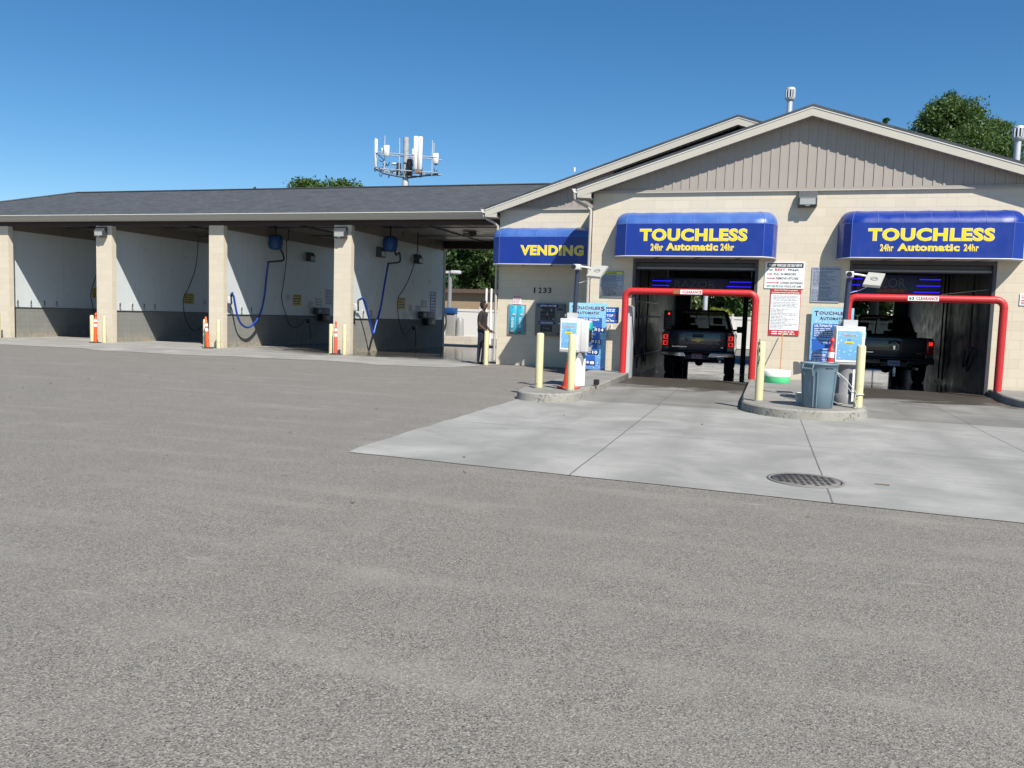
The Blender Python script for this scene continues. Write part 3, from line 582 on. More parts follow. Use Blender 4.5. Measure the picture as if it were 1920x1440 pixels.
wallpack('boxy wall light at the top of the second bay pillar from the left', Vector((at(189, 435, 23.9).x, YP, at(189, 435, 23.9).z)))
wallpack('boxy wall light at the top of the pillar between the two blue-hose bays', Vector((at(639, 436, 23.9).x, YP, at(639, 436, 23.9).z)))
for lab, wx, px, py in (('dark wall light on the inner wall of the third bay behind the blue dome', -18.03, 584, 482), ('dark wall light left of the blue dome in the fourth bay', -13.23, 716, 473), ('dark wall light deepest in the fourth bay above the caution sign', -13.23, 786, 486)):
    p = atX(px, py, wx+.15); wallpack(lab, Vector((wx+.012, p.y, p.z)), rz=R(90), group='wall pack lights')
# ---------------------------------------------------------------- red clearance bars
def clearbar(label, xl, xr, y, z, words, wx, dark):
    a = thing('clearance_bar', label, 'clearance bar', ((xl+xr)/2, y, 0), 0, 'red clearance bars'); b = MB(); r = .16; rad = .078
    pts = [(xl, y, .15)]+[(xl, y, z-r*2)]+[(xl+r-r*math.cos(R(t)), y, z-r+r*math.sin(R(t))) for t in range(0, 91, 15)]+[(xr-r+r*math.sin(R(t)), y, z-r+r*math.cos(R(t))) for t in range(0, 91, 15)]+[(xr, y, z-r*2), (xr, y, .15)]
    pts = [Vector(p) for i, p in enumerate(pts) if i == 0 or (Vector(p)-Vector(pts[i-1])).length > 1e-4]
    b.tube(pts, rad, 'red_pipe', 16); P(b, 'pipe', a)
    for (xx, zz, hor) in ((xl, z-r, 0), (xr, z-r, 0), (xl+r, z, 1), (xr-r, z, 1)):
        b = MB()
        if hor: b.lathe_ax([(rad+.003, -.008), (rad+.003, .008)], (xx, y, zz), 'x', 'red_pipe', 16)
        else: b.lathe([(rad+.003, -.008), (rad+.003, .008)], xx, y, zz, 'red_pipe', 16)
        P(b, 'weld_ring', a)
    b = MB(); x0, x1 = wx; b.box(x0, x1, y-rad-.008, y-rad+.01, z-.05, z+.05, 'sign_white')
    if dark: b.box(x0-.16, x0-.01, y-rad-.009, y-rad+.01, z-.045, z+.045, 'rust')
    for st, u0, u1, m in words: b.text(st, x0+(x1-x0)*u0, x0+(x1-x0)*u1, z-.032, z+.032, y-rad-.0095, m, .04)
    P(b, 'clearance_sticker', a)
    return a
yb = 19.2
xa = lambda px, py=600: at(px, py, yb).x
zb = at(1300, 548, yb).z
clearbar('red pipe clearance bar framing the left wash opening', xa(1171), xa(1415), yb, zb, [('CLEARANCE', .1, .97, 'sign_red')], (xa(1276, 548), xa(1317, 548)), True)
zb2 = at(1735, 560, yb).z
clearbar('red pipe clearance bar framing the right wash opening', at(1590, 580, yb).x, xa(1879, 620), yb, zb2, [('63', .04, .2, 'black'), ('CLEARANCE', .27, .97, 'sign_red')], (xa(1701, 560), xa(1759, 560)), False)
b = MB(); b.box(-3.11, -3.06, 19.45, 19.95, .0, 1.75, 'light_grey'); b.box(-3.06, -3.02, 19.5, 19.9, .0, 1.73, 'galvanised')
tag(b.build('guard_plate'), 'upright pale guard plate beside the left red bar post', 'guard plate')
# ---------------------------------------------------------------- yellow bollards
def bollard(label, x, y, z=0., h=.98, src=[], lean=0):
    if src: return clone(src[0], (x, y, z), 0, label)
    a = thing('bollard', label, 'bollard', (x, y, z), 0, 'yellow steel bollards'); b = MB()
    b.lathe([(.066, 0), (.066, h-.03), (.056, h-.008), (.03, h)], 0, 0, 0, 'bollard_yellow', 20); b.build('post', a)
    b = MB(); b.lathe([(.085, .0), (.085, .012), (.067, .02)], 0, 0, 0, 'kerb_concrete', 16); b.build('collar', a)
    src.append(a); return a
for lab, x_, y_, z_ in (('yellow bollard at the front left of the left kiosk island', -3.74, 13.85, .15), ('yellow bollard right in front of the left kiosk, beside the orange cone', -3.13, 13.72, .15),
        ('yellow bollard with black scuffs on the island beside the green tub', -.01, 13.83, .15), ('yellow bollard in front of the right kiosk with a hose tied to it', 1.46, 13.55, .15),
        ('yellow bollard by the person at the vending wall corner', -7.44, 21.75, 0), ('yellow bollard at the leftmost edge, in front of the first pillar', -27.33, 23.5, 0),
        ('yellow bollard behind the delineator at the second pillar', at(172.5, 620, 23.7).x, 23.7, 0), ('yellow bollard centred before the second pillar', at(195.7, 620, 23.5).x, 23.5, 0),
        ('yellow bollard behind the leaning delineator at the third pillar', at(384.5, 625, 23.75).x, 23.75, 0), ('yellow bollard centred before the third pillar', at(409.6, 625, 23.5).x, 23.5, 0),
        ('yellow bollard left of the striped delineator at the fourth pillar', at(620.7, 640, 23.6).x, 23.6, 0), ('yellow bollard centred before the fourth pillar', at(646, 640, 23.4).x, 23.4, 0)):
    bollard(lab, x_, y_, z_)
b = MB(); rr = random.Random(5)
SCF = [o for o in bpy.data.objects if o.get('label', '').startswith('yellow bollard with black')][0]
for k in range(9):
    b = MB(); z = .55+rr.random()*.4+.15; t = R(215+rr.random()*40); x_, y_ = -.01+.0675*math.cos(t), 13.83+.0675*math.sin(t)
    b.tube([(x_, y_, z), (x_-.006, y_+.004, z+.05+rr.random()*.04)], .006, 'black', 5); P(b, 'scuff_mark', SCF)
# ---------------------------------------------------------------- delineators, cone
def delin(label, x, y, z, lean=0., m='orange_plastic', base=True):
    a = thing('delineator', label, 'delineator', (x, y, z), 0, 'orange delineator posts'); a.rotation_euler = (0, lean, 0); H = 1.08
    b = MB(); b.lathe([(.062, .03), (.055, .35), (.052, H-.22), (.04, H-.19), (.028, H-.17), (.022, H-.10), (.04, H-.07), (.04, H-.05), (.025, H-.03), (.02, H)], 0, 0, 0, m, 18); b.build('post', a)
    for z0, z1 in ((H-.33, H-.24), (H-.50, H-.40)):
        b = MB(); b.lathe([(.0555, z0), (.0555, z1)], 0, 0, 0, 'reflective_white', 18); b.build('reflective_band', a)
    if base: b = MB(); b.lathe([(.21, 0), (.21, .02), (.19, .035), (.07, .045)], 0, 0, 0, 'rubber', 8); b.build('base', a)
    return a
delin('orange delineator leaning by the second pillar', at(178.5, 620, 23.45).x, 23.45, 0, R(2)); delin('orange delineator leaning by the third pillar', at(390, 625, 23.4).x, 23.4, 0, R(-5)); delin('faded red delineator by the fourth pillar', at(629.5, 640, 23.4).x, 23.4, 0, 0, 'worn_red')
delin('red delineator standing behind the grey waste bin on the island', 1.02, 14.05, .15, R(3), 'sign_red')
a = thing('traffic_cone', 'orange traffic cone tucked behind a bollard on the left island', 'cone', (-3.28, 14.22, .15)); b = MB()
b.lathe([(.115, .03), (.028, .66), (.02, .67)], 0, 0, 0, 'cone_red', 20); b.build('cone', a); b = MB(); b.rbox(-.18, .18, -.17, .17, 0, .03, 'cone_red', .01); b.build('base', a)
# ---------------------------------------------------------------- kiosks
def kiosk(label, x0, x1, y0, y1, zb, zt, pw, px0, lampdx, first):
    cx = (x0+x1)/2; a = thing('pay_kiosk', label, 'kiosk', (cx, (y0+y1)/2, .15), 0, 'drive-up pay kiosks')
    b = MB(); b.rbox(x0, x1, y0, y1, zb, zt, 'light_grey', .02); P(b, 'cabinet', a)
    b = MB(); b.box(x0+.02, x1-.02, y0-.008, y0+.002, zb+.05, zt-.045, 'white'); q = P(b, 'poster_frame', a)
    b = MB(); f = .05; b.box(x0+f-.01, x1-f+.005, y0-.011, y0-.007, zb+.085, zt-.075, 'menu_print')
    mx = (x0+x1)/2-.01; b.text('Welcome', mx-.105, mx+.105, zt-.165, zt-.115, y0-.013, 'sign_white', .05, shear=.2); b.text('Welcome', mx-.1, mx+.1, zt-.16, zt-.12, y0-.0145, 'sign_red', .0, shear=.2)
    b.prism([(mx-.08, zt-.27), (mx-.05, zt-.245), (mx+.05, zt-.245), (mx+.085, zt-.27), (mx+.05, zt-.285), (mx-.05, zt-.285)], y0-.0135, y0-.012, 'yellow_letter')
    b.box(mx-.045, mx+.045, y0-.015, y0-.0135, zt-.277, zt-.268, 'rust')
    for k in range(3): b.tube([(mx-.02+k*.02, y0-.014, zt-.235), (mx-.015+k*.02, y0-.014, zt-.205)], .003, 'sign_navy', 4)
    P(b, 'poster', a)
    b = MB(); b.box(x0+.12, x1-.12, y0+.05, y0+.35, zt, zt+.105, 'light_grey'); b.box(x0+.06, x0+.12, y0+.12, y0+.22, zt, zt+.08, 'mid_grey'); P(b, 'top_box', a)
    x1 -= 0 if first else .13
    b = MB(); b.rbox(x1-.01, x1+.14, y0+.12, y1-.02, zb+.0, zt-.03, 'light_grey', .03); bz = P(b, 'card_bezel', a)
    b = MB(); b.box(x1+.135, x1+.15, y0+.2, y1-.1, zb+.14, zt-.17, 'black'); b.rbox(x1+.06, x1+.165, y0+.20, y0+.45, zt-.22, zt-.06, 'teal', .04)
    b.rbox(x1+.12, x1+.16, y0+.22, y0+.42, zb+.13, zb+.19, 'sign_blue', .01); P(b, 'card_reader', bz)
    b = MB(); b.lathe([(pw, 0), (pw, .16), (pw-.012, .165), (pw-.012, zb-.15)], px0, (y0+y1)/2, .15, 'mid_grey', 24, 1., 1.15); P(b, 'pedestal', a)
    x1 += 0 if first else .13
    # pole with camera and floodlight
    pxx = cx-.03; py = y1+.06; zt2 = 2.36 if first else 2.27
    b = MB(); b.tube([(pxx-.03, py, zt-.3), (pxx+.01, py, zt2-.06)], .043, 'navy_metal', 12); pole = P(b, 'pole', a)
    b = MB(); b.rbox(pxx-.06, pxx+.07, py-.10, py+.1, zt2-.05, zt2+.05, 'light_grey', .012); b.lathe_ax([(.038, -.02), (.045, .0)], (pxx-(.045 if first else 0), py-.1, zt2), 'y', 'black', 14); P(b, 'camera', pole)
    b = MB(); b.tube([(pxx+.08, py, zt2+.01), (pxx+.08+lampdx*.5, py, zt2-.0), (pxx+.1+lampdx, py, zt2-.02)], .017, 'white', 8)
    b.tube([(pxx+.04, py, zt2-.30), (pxx+.17, py-.03, zt2-.26), (pxx+.12+lampdx, py, zt2-.2)], .005, 'white', 5)
    lx = pxx+.08+lampdx; L = [(lx-.04, py-.14, zt2-.16), (lx+.22, py-.14, zt2-.18), (lx-.04, py-.12, zt2-.2), (lx+.22, py-.12, zt2-.22), (lx+.06, py+.08, zt2+.05), (lx+.32, py+.08, zt2+.03), (lx+.06, py+.12, zt2+.02), (lx+.32, py+.12, zt2+.0)]
    b.hexa([L[0], L[1], L[2], L[3], L[4], L[5], L[6], L[7]], 'flood_grey'); c = (Vector(L[0])+Vector(L[1])+Vector(L[4])+Vector(L[5]))/4
    n = (Vector(L[1])-Vector(L[0])).cross(Vector(L[4])-Vector(L[0])).normalized(); n = n if n.y < 0 else -n; u = Vector((1, 0, -.05)).normalized(); v = n.cross(u)
    ring = [c+n*.004+u*math.cos(t*.314)*.055+v*math.sin(t*.314)*.04 for t in range(21)]; b.tube(ring, .005, 'mid_grey', 5, False); b.tube([c+n*.004-u*.05, c+n*.004+u*.05], .005, 'mid_grey', 5)
    P(b, 'floodlight', pole)
    return a
kY0 = 14.45
k1 = kiosk('grey pay kiosk with blue Welcome poster on the left island', at(1050, 598, kY0).x, at(1087, 597, kY0).x, kY0, kY0+.52, at(1068, 661, kY0).z, at(1068, 597, kY0).z, .165, -3.27, .17, True)
b = MB(); rr = random.Random(2)   # torn white sheet round the pedestal
v = []; N = 30
for k in range(N+1):
    t = R(190+200*k/N); zt_ = .52-.15*max(0, 1-abs(k-20)/2.6)-.10*max(0, 1-abs(k-12)/3)+rr.uniform(-.015, .015)
    v += [(-3.27+.172*math.cos(t), 14.71+.198*math.sin(t), .17), (-3.27+.172*math.cos(t), 14.71+.198*math.sin(t), .15+zt_)]
b.add(v, [(2*k, 2*k+2, 2*k+3, 2*k+1) for k in range(N)], 'white', True); P(b, 'torn_wrap', k1)
kY1 = 14.15
k2 = kiosk('grey pay kiosk with blue Welcome poster on the right island beside the bin', at(1567, 612, kY1).x, at(1624, 612, kY1).x, kY1, kY1+.5, at(1595, 685, kY1).z, at(1595, 612, kY1).z, .19, 1.36, .17, False)
b = MB(); b.prism([(1.42, .2), (1.58, .2), (1.58, .58), (1.47, .72), (1.42, .72)], 14.14, 14.16, 'white'); P(b, 'white_panel', k2)
b = MB(); b.rbox(-2.99, -2.90, 15.0, 15.12, .17, .27, 'black', .01); b.box(-2.97, -2.92, 15.03, 15.09, .15, .18, 'light_grey'); tag(b.build('sensor_box'), 'small black sensor box low on the kerb behind the left kiosk', 'sensor')
# ---------------------------------------------------------------- bin, tub, broom, small pail, hose
a = thing('waste_bin', 'blue-grey round plastic waste bin in front of the right kiosk', 'waste bin', (.86, 13.36, .15)); b = MB()
prof = [(.215, 0), (.225, .01), (.245, .3), (.262, .56), (.27, .58), (.27, .655), (.285, .66), (.285, .69), (.262, .69), (.255, .64), (.21, .03), (0, .03)]
b.lathe(prof, 0, 0, 0, 'can_grey', 36); b.build('barrel', a)
b = MB()
for t in (250, 262, 330, 20, 80, 140, 200):
    c, s_ = math.cos(R(t)), math.sin(R(t)); b.tube([(c*.232, s_*.232, .02), (c*.262, s_*.262, .5), (c*.275, s_*.275, .57)], .011, 'can_grey', 6)
b.build('rib', a)
b = MB()
for t in (232, 60):
    c, s_ = math.cos(R(t)), math.sin(R(t)); q = Vector((-s_, c, 0))
    for e in (-.09, .09): b.tube([Vector((c*.27, s_*.27, .50))+q*e*.8, Vector((c*.31, s_*.31, .60))+q*e, Vector((c*.28, s_*.28, .67))+q*e], .014, 'can_grey', 6)
    b.tube([Vector((c*.305, s_*.305, .60))+q*-.09, Vector((c*.305, s_*.305, .60))+q*.09], .016, 'can_grey', 6)
b.build('handle', a)
b = MB()
for k, ch in enumerate('BRUTE'):
    t = R(288+k*5.2); c, s_ = math.cos(t), math.sin(t); q = MB(); q.text(ch, -.011, .011, .60, .625, 0, 'black', .04)
    b.add([(c*.2715-s_*x_, s_*.2715+c*x_, z_) for x_, y_, z_ in q.v], q.f, 'black')
b.build('lettering', a)
a = thing('wash_tub', 'round white and green tub on the island against the wall', 'tub', (.33, 18.55, .15)); b = MB()
b.lathe([(.27, 0), (.285, .02), (.285, .14)], 0, 0, 0, 'green_tub', 28); b.lathe([(.286, .14), (.288, .27), (.272, .27), (.265, .05), (0, .05)], 0, 0, 0, 'tub_white', 28); b.build('tub', a)
b = MB(); p0 = Vector((.40, 18.62, .22)); p1 = at(1468, 622, 19.8); b.tube([p0, p1], .011, 'wood', 8); q = b.build('handle'); a = tag(q, 'thin wooden broom handle leaning from the tub against the wall', 'broom')
q.name = 'broom'; b = MB(); b.rbox(.30, .50, 18.55, 18.66, .19, .26, 'black', .01); P(b, 'broom_head', q)
b = MB(); b.lathe([(.06, 0), (.075, .16), (.08, .165), (.07, .16), (.055, .01)], .63, 13.95, .15, 'light_grey', 18); tag(b.build('pail'), 'small pale pail half hidden behind the waste bin', 'pail')
b = MB(); b.tube([(1.12, 13.35, .68), (1.22, 13.33, .55), (1.33, 13.4, .42), (1.40, 13.47, .38), (1.46, 13.47, .37), (1.53, 13.5, .37), (1.53, 13.62, .37)], .008, 'light_grey', 6)
b.tube([(1.10, 13.33, .72), (1.25, 13.3, .6), (1.36, 13.38, .46), (1.42, 13.46, .39)], .007, 'light_grey', 6); b.tube([(1.41, 13.47, .37), (1.40, 13.45, .28), (1.43, 13.44, .2), (1.41, 13.43, .16)], .006, 'light_grey', 6)
tag(b.build('cord'), 'pale cord strung from the waste bin to the kiosk bollard', 'cord')
b = MB(); b.tube([(1.12, 14.05, .18), (1.08, 14.1, .34), (1.13, 14.14, .42), (1.16, 14.16, .3), (1.1, 14.05, .2), (1.2, 13.95, .17), (1.28, 13.98, .165)], .014, 'mid_grey', 6); tag(b.build('drain_hose'), 'grey coiled hose stub at the foot of the right kiosk', 'hose')
# ---------------------------------------------------------------- manhole, leaf litter
a = thing('manhole_cover', 'round cast iron grated drain cover in the concrete drive', 'manhole', (.44, 7.72, .008)); b = MB()
b.lathe([(.335, 0), (.335, .006), (.31, .008), (.305, .0)], 0, 0, 0, 'iron', 40); b.lathe([(.295, .0), (.295, .006), (0, .0061)], 0, 0, 0, 'iron', 40); b.build('rim', a); b = MB()
for i in range(-4, 5):
    for j in range(-4, 5):
        x_, y_ = i*.064+(.032 if j % 2 else 0), j*.06
        if math.hypot(x_, y_) < .265: b.lathe([(.027, .0095), (0, .0096)], x_*.82-y_*.57, x_*.57+y_*.82, 0, 'black', 4, 1.1, .9)
b.build('drain_hole', a)
b = MB(); rr = random.Random(9)
for k in range(26):
    x_, y_ = rr.uniform(-12, 4), rr.uniform(5, 19); r_ = rr.uniform(.008, .02); t = rr.uniform(0, 3.1)
    b.tube([(x_, y_, .012), (x_+r_*2*math.cos(t), y_+r_*2*math.sin(t), .016)], r_*.35, 'twig', 5)
p = atZ(1651, 910); b.tube([p+Vector((-.05, 0, .01)), p+Vector((.07, -.02, .012))], .006, 'twig', 5)
o = b.build('litter'); o['kind'] = 'stuff'; tag(o, 'scattered twigs and grit on the pavement', 'litter')
# ---------------------------------------------------------------- wall signs
def px_rect(x0, y0, x1, y1, Y): return at(x0, (y0+y1)/2, Y).x, at(x1, (y0+y1)/2, Y).x, at((x0+x1)/2, y1, Y).z, at((x0+x1)/2, y0, Y).z
YS_ = YA-.015
a0, a1, b0, b1 = px_rect(1434, 491, 1508, 541, YS_); w = a1-a0; h = b1-b0; t = thing('wall_sign', 'white sign reading For BEST Wash with red arrows, between the two awnings', 'sign', ((a0+a1)/2, YS_, b0), 0, 'wall signs')
b = MB(); b.box(a0, a1, YS_-.004, YS_+.01, b0, b1, 'sign_white'); P(b, 'board', t)
X = lambda u: a0+w*u
Z = lambda v: b0+h*v
b = MB(); y = YS_-.0055
b.prism([(X(.05), Z(.80)), (X(.07), Z(.78)), (X(.95), Z(.78)), (X(.97), Z(.80)), (X(.97), Z(.94)), (X(.95), Z(.96)), (X(.07), Z(.96)), (X(.05), Z(.94))], y-.001, y, 'black')
b.text('MUDDY VEHICLES USE SELF-SERVE', X(.09), X(.93), Z(.82), Z(.92), y-.003, 'sign_white', .05)
b.text('For', X(.06), X(.21), Z(.655), Z(.75), y, 'black', .03); b.text('BEST', X(.25), X(.52), Z(.655), Z(.75), y, 'sign_red', .05); b.text('Wash', X(.57), X(.85), Z(.655), Z(.75), y, 'black', .03); b.text('....', X(.87), X(.96), Z(.655), Z(.67), y, 'black', .03)
for z_, xe, tx in ((.54, .2, 'PULL IN MIRRORS'), (.38, .27, 'REMOVE HITCHES'), (.21, .38, 'LOWER ANTENNAS')):
    b.prism([(X(.05), Z(z_-.015)), (X(xe-.05), Z(z_-.015)), (X(xe-.05), Z(z_-.04)), (X(xe), Z(z_)), (X(xe-.05), Z(z_+.04)), (X(xe-.05), Z(z_+.015)), (X(.05), Z(z_+.015))], y-.001, y, 'sign_red')
    b.text(tx, X(xe+.03), X(xe+.03+.56), Z(z_-.045), Z(z_+.045), y, 'black', .02)
b.text('APPLY FREE PRE SOAK FOR BUGS AND GRIME', X(.06), X(.94), Z(.04), Z(.12), y, 'black', .01); P(b, 'lettering', t)
a0, a1, b0, b1 = px_rect(1443, 541.5, 1500, 629, YS_); w = a1-a0; h = b1-b0; t = thing('wall_sign', 'red and white notice of fine print below the For BEST Wash sign', 'sign', ((a0+a1)/2, YS_, b0), 0, 'wall signs')
b = MB(); b.box(a0, a1, YS_-.004, YS_+.01, b0, b1, 'sign_red'); b.box(a0+.012, a1-.012, YS_-.006, YS_-.003, Z(.115), Z(.885), 'sign_white'); P(b, 'board', t)
b = MB(); y = YS_-.0075; b.text("Don's Car Wash is operated", X(.12), X(.88), Z(.945), Z(.985), YS_-.006, 'sign_white', .03); b.text('by honest owners and employees.', X(.05), X(.95), Z(.895), Z(.935), YS_-.006, 'sign_white', .03)
b.lines(X(.10), X(.92), Z(.74), Z(.86), 4, y, 'mid_grey', .3, .12, 3); b.lines(X(.10), X(.92), Z(.60), Z(.72), 4, y, 'mid_grey', .3, .12, 4); b.lines(X(.05), X(.95), Z(.14), Z(.58), 14, y, 'mid_grey', .3, .6, 5)
b.lines(X(.1), X(.9), Z(.01), Z(.10), 2, YS_-.006, 'sign_white', .5, .1, 6); P(b, 'lettering', t)
a0, a1, b0, b1 = px_rect(1521, 501, 1575, 567, YS_); w = a1-a0; h = b1-b0; t = thing('wall_sign', 'grey WASH & DRY INSTRUCTIONS sign left of the right wash opening', 'sign', ((a0+a1)/2, YS_, b0), 0, 'wall signs')
b = MB(); b.box(a0, a1, YS_-.004, YS_+.01, b0, b1, 'sign_grey'); P(b, 'board', t); b = MB(); y = YS_-.0055
b.text('WASH & DRY INSTRUCTIONS', X(.04), X(.96), Z(.925), Z(.965), y, 'sign_navy', .04); b.lines(X(.05), X(.92), Z(.48), Z(.90), 11, y, 'sign_navy', .28, .5, 7); b.box(X(0.02), X(.95), y-.001, y, Z(.455), Z(.46), 'sign_navy')
b.text('ATTENTION', X(.27), X(.70), Z(.39), Z(.43), y, 'sign_navy', .04); b.lines(X(.03), X(.92), Z(.15), Z(.37), 6, y, 'sign_navy', .28, .5, 8); b.lines(X(.03), X(.92), Z(.03), Z(.11), 2, y, 'sign_navy', .28, .3, 9); b.box(X(.02), X(.95), y-.001, y, Z(.12), Z(.125), 'sign_navy'); P(b, 'lettering', t)
a0, a1, b0, b1 = px_rect(1125, 508, 1168.5, 558.5, YS_); w = a1-a0; h = b1-b0; t = thing('wall_sign', 'grey CAUTION sign with yellow-green header left of the left wash opening', 'sign', ((a0+a1)/2, YS_, b0), 0, 'wall signs')
b = MB(); b.rbox(a0, a1, YS_-.004, YS_+.01, b0, b1, 'sign_grey', .004, 1); P(b, 'board', t); b = MB(); y = YS_-.0055
b.box(X(.05), X(.95), y-.001, y, Z(.87), Z(.96), 'caution_green'); b.text('CAUTION', X(.33), X(.70), Z(.885), Z(.945), y-.0025, 'black', .05); b.prism([(X(.24), Z(.885)), (X(.30), Z(.885)), (X(.27), Z(.945))], y-.003, y-.001, 'black')
b.lines(X(.08), X(.92), Z(.44), Z(.84), 9, y, 'dark_grey', .4, .4, 10); b.lines(X(.08), X(.9), Z(.06), Z(.40), 8, y, 'dark_grey', .4, .5, 11)
for q in ((.04, .05, .42, .86), (.95, .96, .42, .86)): b.box(X(q[0]), X(q[1]), y-.001, y, Z(q[2]), Z(q[3]), 'sign_navy')
b.box(X(.04), X(.96), y-.001, y, Z(.41), Z(.42), 'sign_navy'); P(b, 'lettering', t)
a0, a1, b0, b1 = px_rect(1912, 551, 1945, 573, YS_); w = a1-a0; h = b1-b0; t = thing('wall_sign', 'small white notice with red writing at the right edge beyond the red bar', 'sign', ((a0+a1)/2, YS_, b0), 0, 'wall signs')
b = MB(); b.box(a0, a1, YS_-.004, YS_+.01, b0, b1, 'sign_white'); P(b, 'board', t); b = MB(); b.text('USE', X(.1), X(.5), Z(.6), Z(.9), YS_-.006, 'sign_red', .03); b.lines(X(.08), X(.92), Z(.08), Z(.5), 3, YS_-.0055, 'sign_red', .5, .3, 12); P(b, 'lettering', t)
a0, a1, b0, b1 = px_rect(962, 555, 977, 570, YV-.01); t = thing('wall_sign', 'small white notice with red writing above the coin changers', 'sign', ((a0+a1)/2, YV-.01, b0), 0, 'wall signs'); w = a1-a0; h = b1-b0
b = MB(); b.box(a0, a1, YV-.014, YV-.001, b0, b1, 'sign_white'); P(b, 'board', t); b = MB(); b.box(X(0.03), X(.97), YV-.016, YV-.0145, Z(.8), Z(.95), 'sign_red'); b.lines(X(.08), X(.95), Z(.08), Z(.75), 6, YV-.0145, 'sign_red', .4, .2, 13); P(b, 'lettering', t)
b = MB()
for ch, x0_ in zip('1233', (1001, 1009.5, 1018.5, 1027.5)):
    b.textpx(ch, (x0_, 539+.02*(x0_-1001), x0_+(2.6 if ch == '1' else 6.2), 549.5+.02*(x0_-1001)), YV-.012, 'black', .02)
tag(b.build('house_number'), 'black address numerals 1233 on the vending wall', 'house number')
# menu boards
def menu(label, x0, x1, z0, z1, y, first):
    t = thing('menu_board', label, 'menu board', ((x0+x1)/2, y, z0), 0, 'blue price menu boards'); w = x1-x0; h = z1-z0
    X = lambda u: x0+w*u
    Z = lambda v: z0+h*v
    b = MB(); b.box(x0, x1, y, y+.02, z0, z1, 'menu_print'); P(b, 'board', t); b = MB(); yy = y-.002
    def tt(s_, u0, u1, v0, v1, m, off=.03, halo=True, shear=0.):
        if halo: b.text(s_, X(u0), X(u1), Z(v0), Z(v1), yy-.001, 'sign_white', off, shear=shear, halo=.04)
        b.text(s_, X(u0), X(u1), Z(v0), Z(v1), yy-.003, m, off, shear=shear)
    tt('T', .06, .17, .885, .955, 'sign_navy', .05); tt('OUCHLES', .18, .82, .905, .95, 'sign_navy', .05); tt('S', .83, .94, .885, .955, 'sign_navy', .05)
    tt('A', .2, .28, .83, .88, 'sign_navy', .04); tt('UTOMATIC', .29, .80, .835, .872, 'sign_navy', .04)
    for k, (nm, pr, v) in enumerate((('ULTIMATE WASH', '$14', .78), ('DELUXE WASH', '$12', .56), ('EXPRESS WASH', '$10', .38), ('BUDGET', '$8', .21))):
        hh = (.19, .15, .13, .12)[k]
        b.prism([(X(.05), Z(v-hh)), (X(.88-.05*k), Z(v-hh)), (X(.88-.05*k), Z(v-.01)), (X(.86-.05*k), Z(v)), (X(.07), Z(v)), (X(.05), Z(v-.01))], yy-.001, yy, 'sign_blue')
        b.text(nm, X(.08), X((.80, .72, .66, .42)[k]), Z(v-.045), Z(v-.012), yy-.003, 'sign_white', .06, shear=.15)
        b.lines(X(.08), X(.80-.08*k), Z(v-hh+.01), Z(v-.055), (5, 3, 3, 2)[k], yy-.0015, 'sign_white', .35, .5, 20+k)
        b.prism([(X(.66-.07*k), Z(v-hh-.03)), (X(.95-.07*k), Z(v-hh-.03)), (X(.95-.07*k), Z(v-hh+.045)), (X(.66-.07*k), Z(v-hh+.045))], yy-.003, yy-.002, 'sign_navy')
        b.text(pr, X(.685-.07*k), X(.925-.07*k), Z(v-hh-.02), Z(v-hh+.036), yy-.0045, 'sign_white', .06)
    P(b, 'lettering', t); return t
yM = 19.78
menu('blue TOUCHLESS AUTOMATIC price board behind the left kiosk', at(1066, 620, yM).x, at(1137, 620, yM).x, .16, at(1100, 568, yM).z, yM, True)
menu('blue TOUCHLESS AUTOMATIC price board behind the right kiosk', at(1519, 640, yM).x, at(1598, 640, yM).x, .16, at(1560, 577, yM).z, yM, False)
# curved blue board next to the right menu and the small blue flag sign
t = thing('flag_sign', 'small blue flag sign on a bracket beside the left red bar', 'sign', (0, 0, 0)); yf = 19.35; a0, a1, b0, b1 = px_rect(1136, 576, 1160, 606, yf); w = a1-a0; h = b1-b0; t.location = (a0, yf, b0)
b = MB(); b.box(a0, a1, yf, yf+.012, b0, b1, 'sign_blue'); P(b, 'board', t); b = MB(); b.lines(X(.05), X(.7), Z(.70), Z(.9), 2, yf, 'sign_white', .6, .1, 31); b.text('TOP', X(.05), X(.58), Z(.40), Z(.55), yf-.002, 'sign_white', .05); b.text('X', X(.62), X(.85), Z(.40), Z(.55), yf-.002, 'sign_red', .06)
b.prism([(X(.78), Z(.72)), (X(.88), Z(.70)), (X(.92), Z(.80)), (X(.83), Z(.92))], yf-.003, yf-.001, 'teal'); b.lines(X(.03), X(.9), Z(.06), Z(.22), 1, yf, 'sign_white', .4, .05, 32); b.tube([(X(.03), yf-.002, Z(.2)), (X(.2), yf-.002, Z(.3)), (X(.45), yf-.002, Z(.16))], .006, 'sign_white', 5); P(b, 'lettering', t)
b = MB(); b.tube([(X(.5), yf+.02, Z(-.35)), (X(.5), yf+.03, Z(.3)), (X(.5), YA, Z(.35))], .012, 'white', 6); b.prism([(X(.45), Z(-.4)), (X(.6), Z(0)), (X(.45), Z(0))], yf+.01, yf+.018, 'white'); P(b, 'bracket', t)
t = thing('flag_sign', 'curved blue flag board sticking out beside the right price board', 'sign', (.98, 19.6, 1.1))
b = MB(); p = at(1530, 648, 19.55); b.prism([(p.x-.08, p.z-.13), (p.x+.33, p.z-.02), (p.x+.38, p.z+.05), (p.x+.12, p.z+.03), (p.x+.0, p.z+.15), (p.x-.1, p.z+.16)], 19.52, 19.54, 'sign_blue'); P(b, 'board', t)
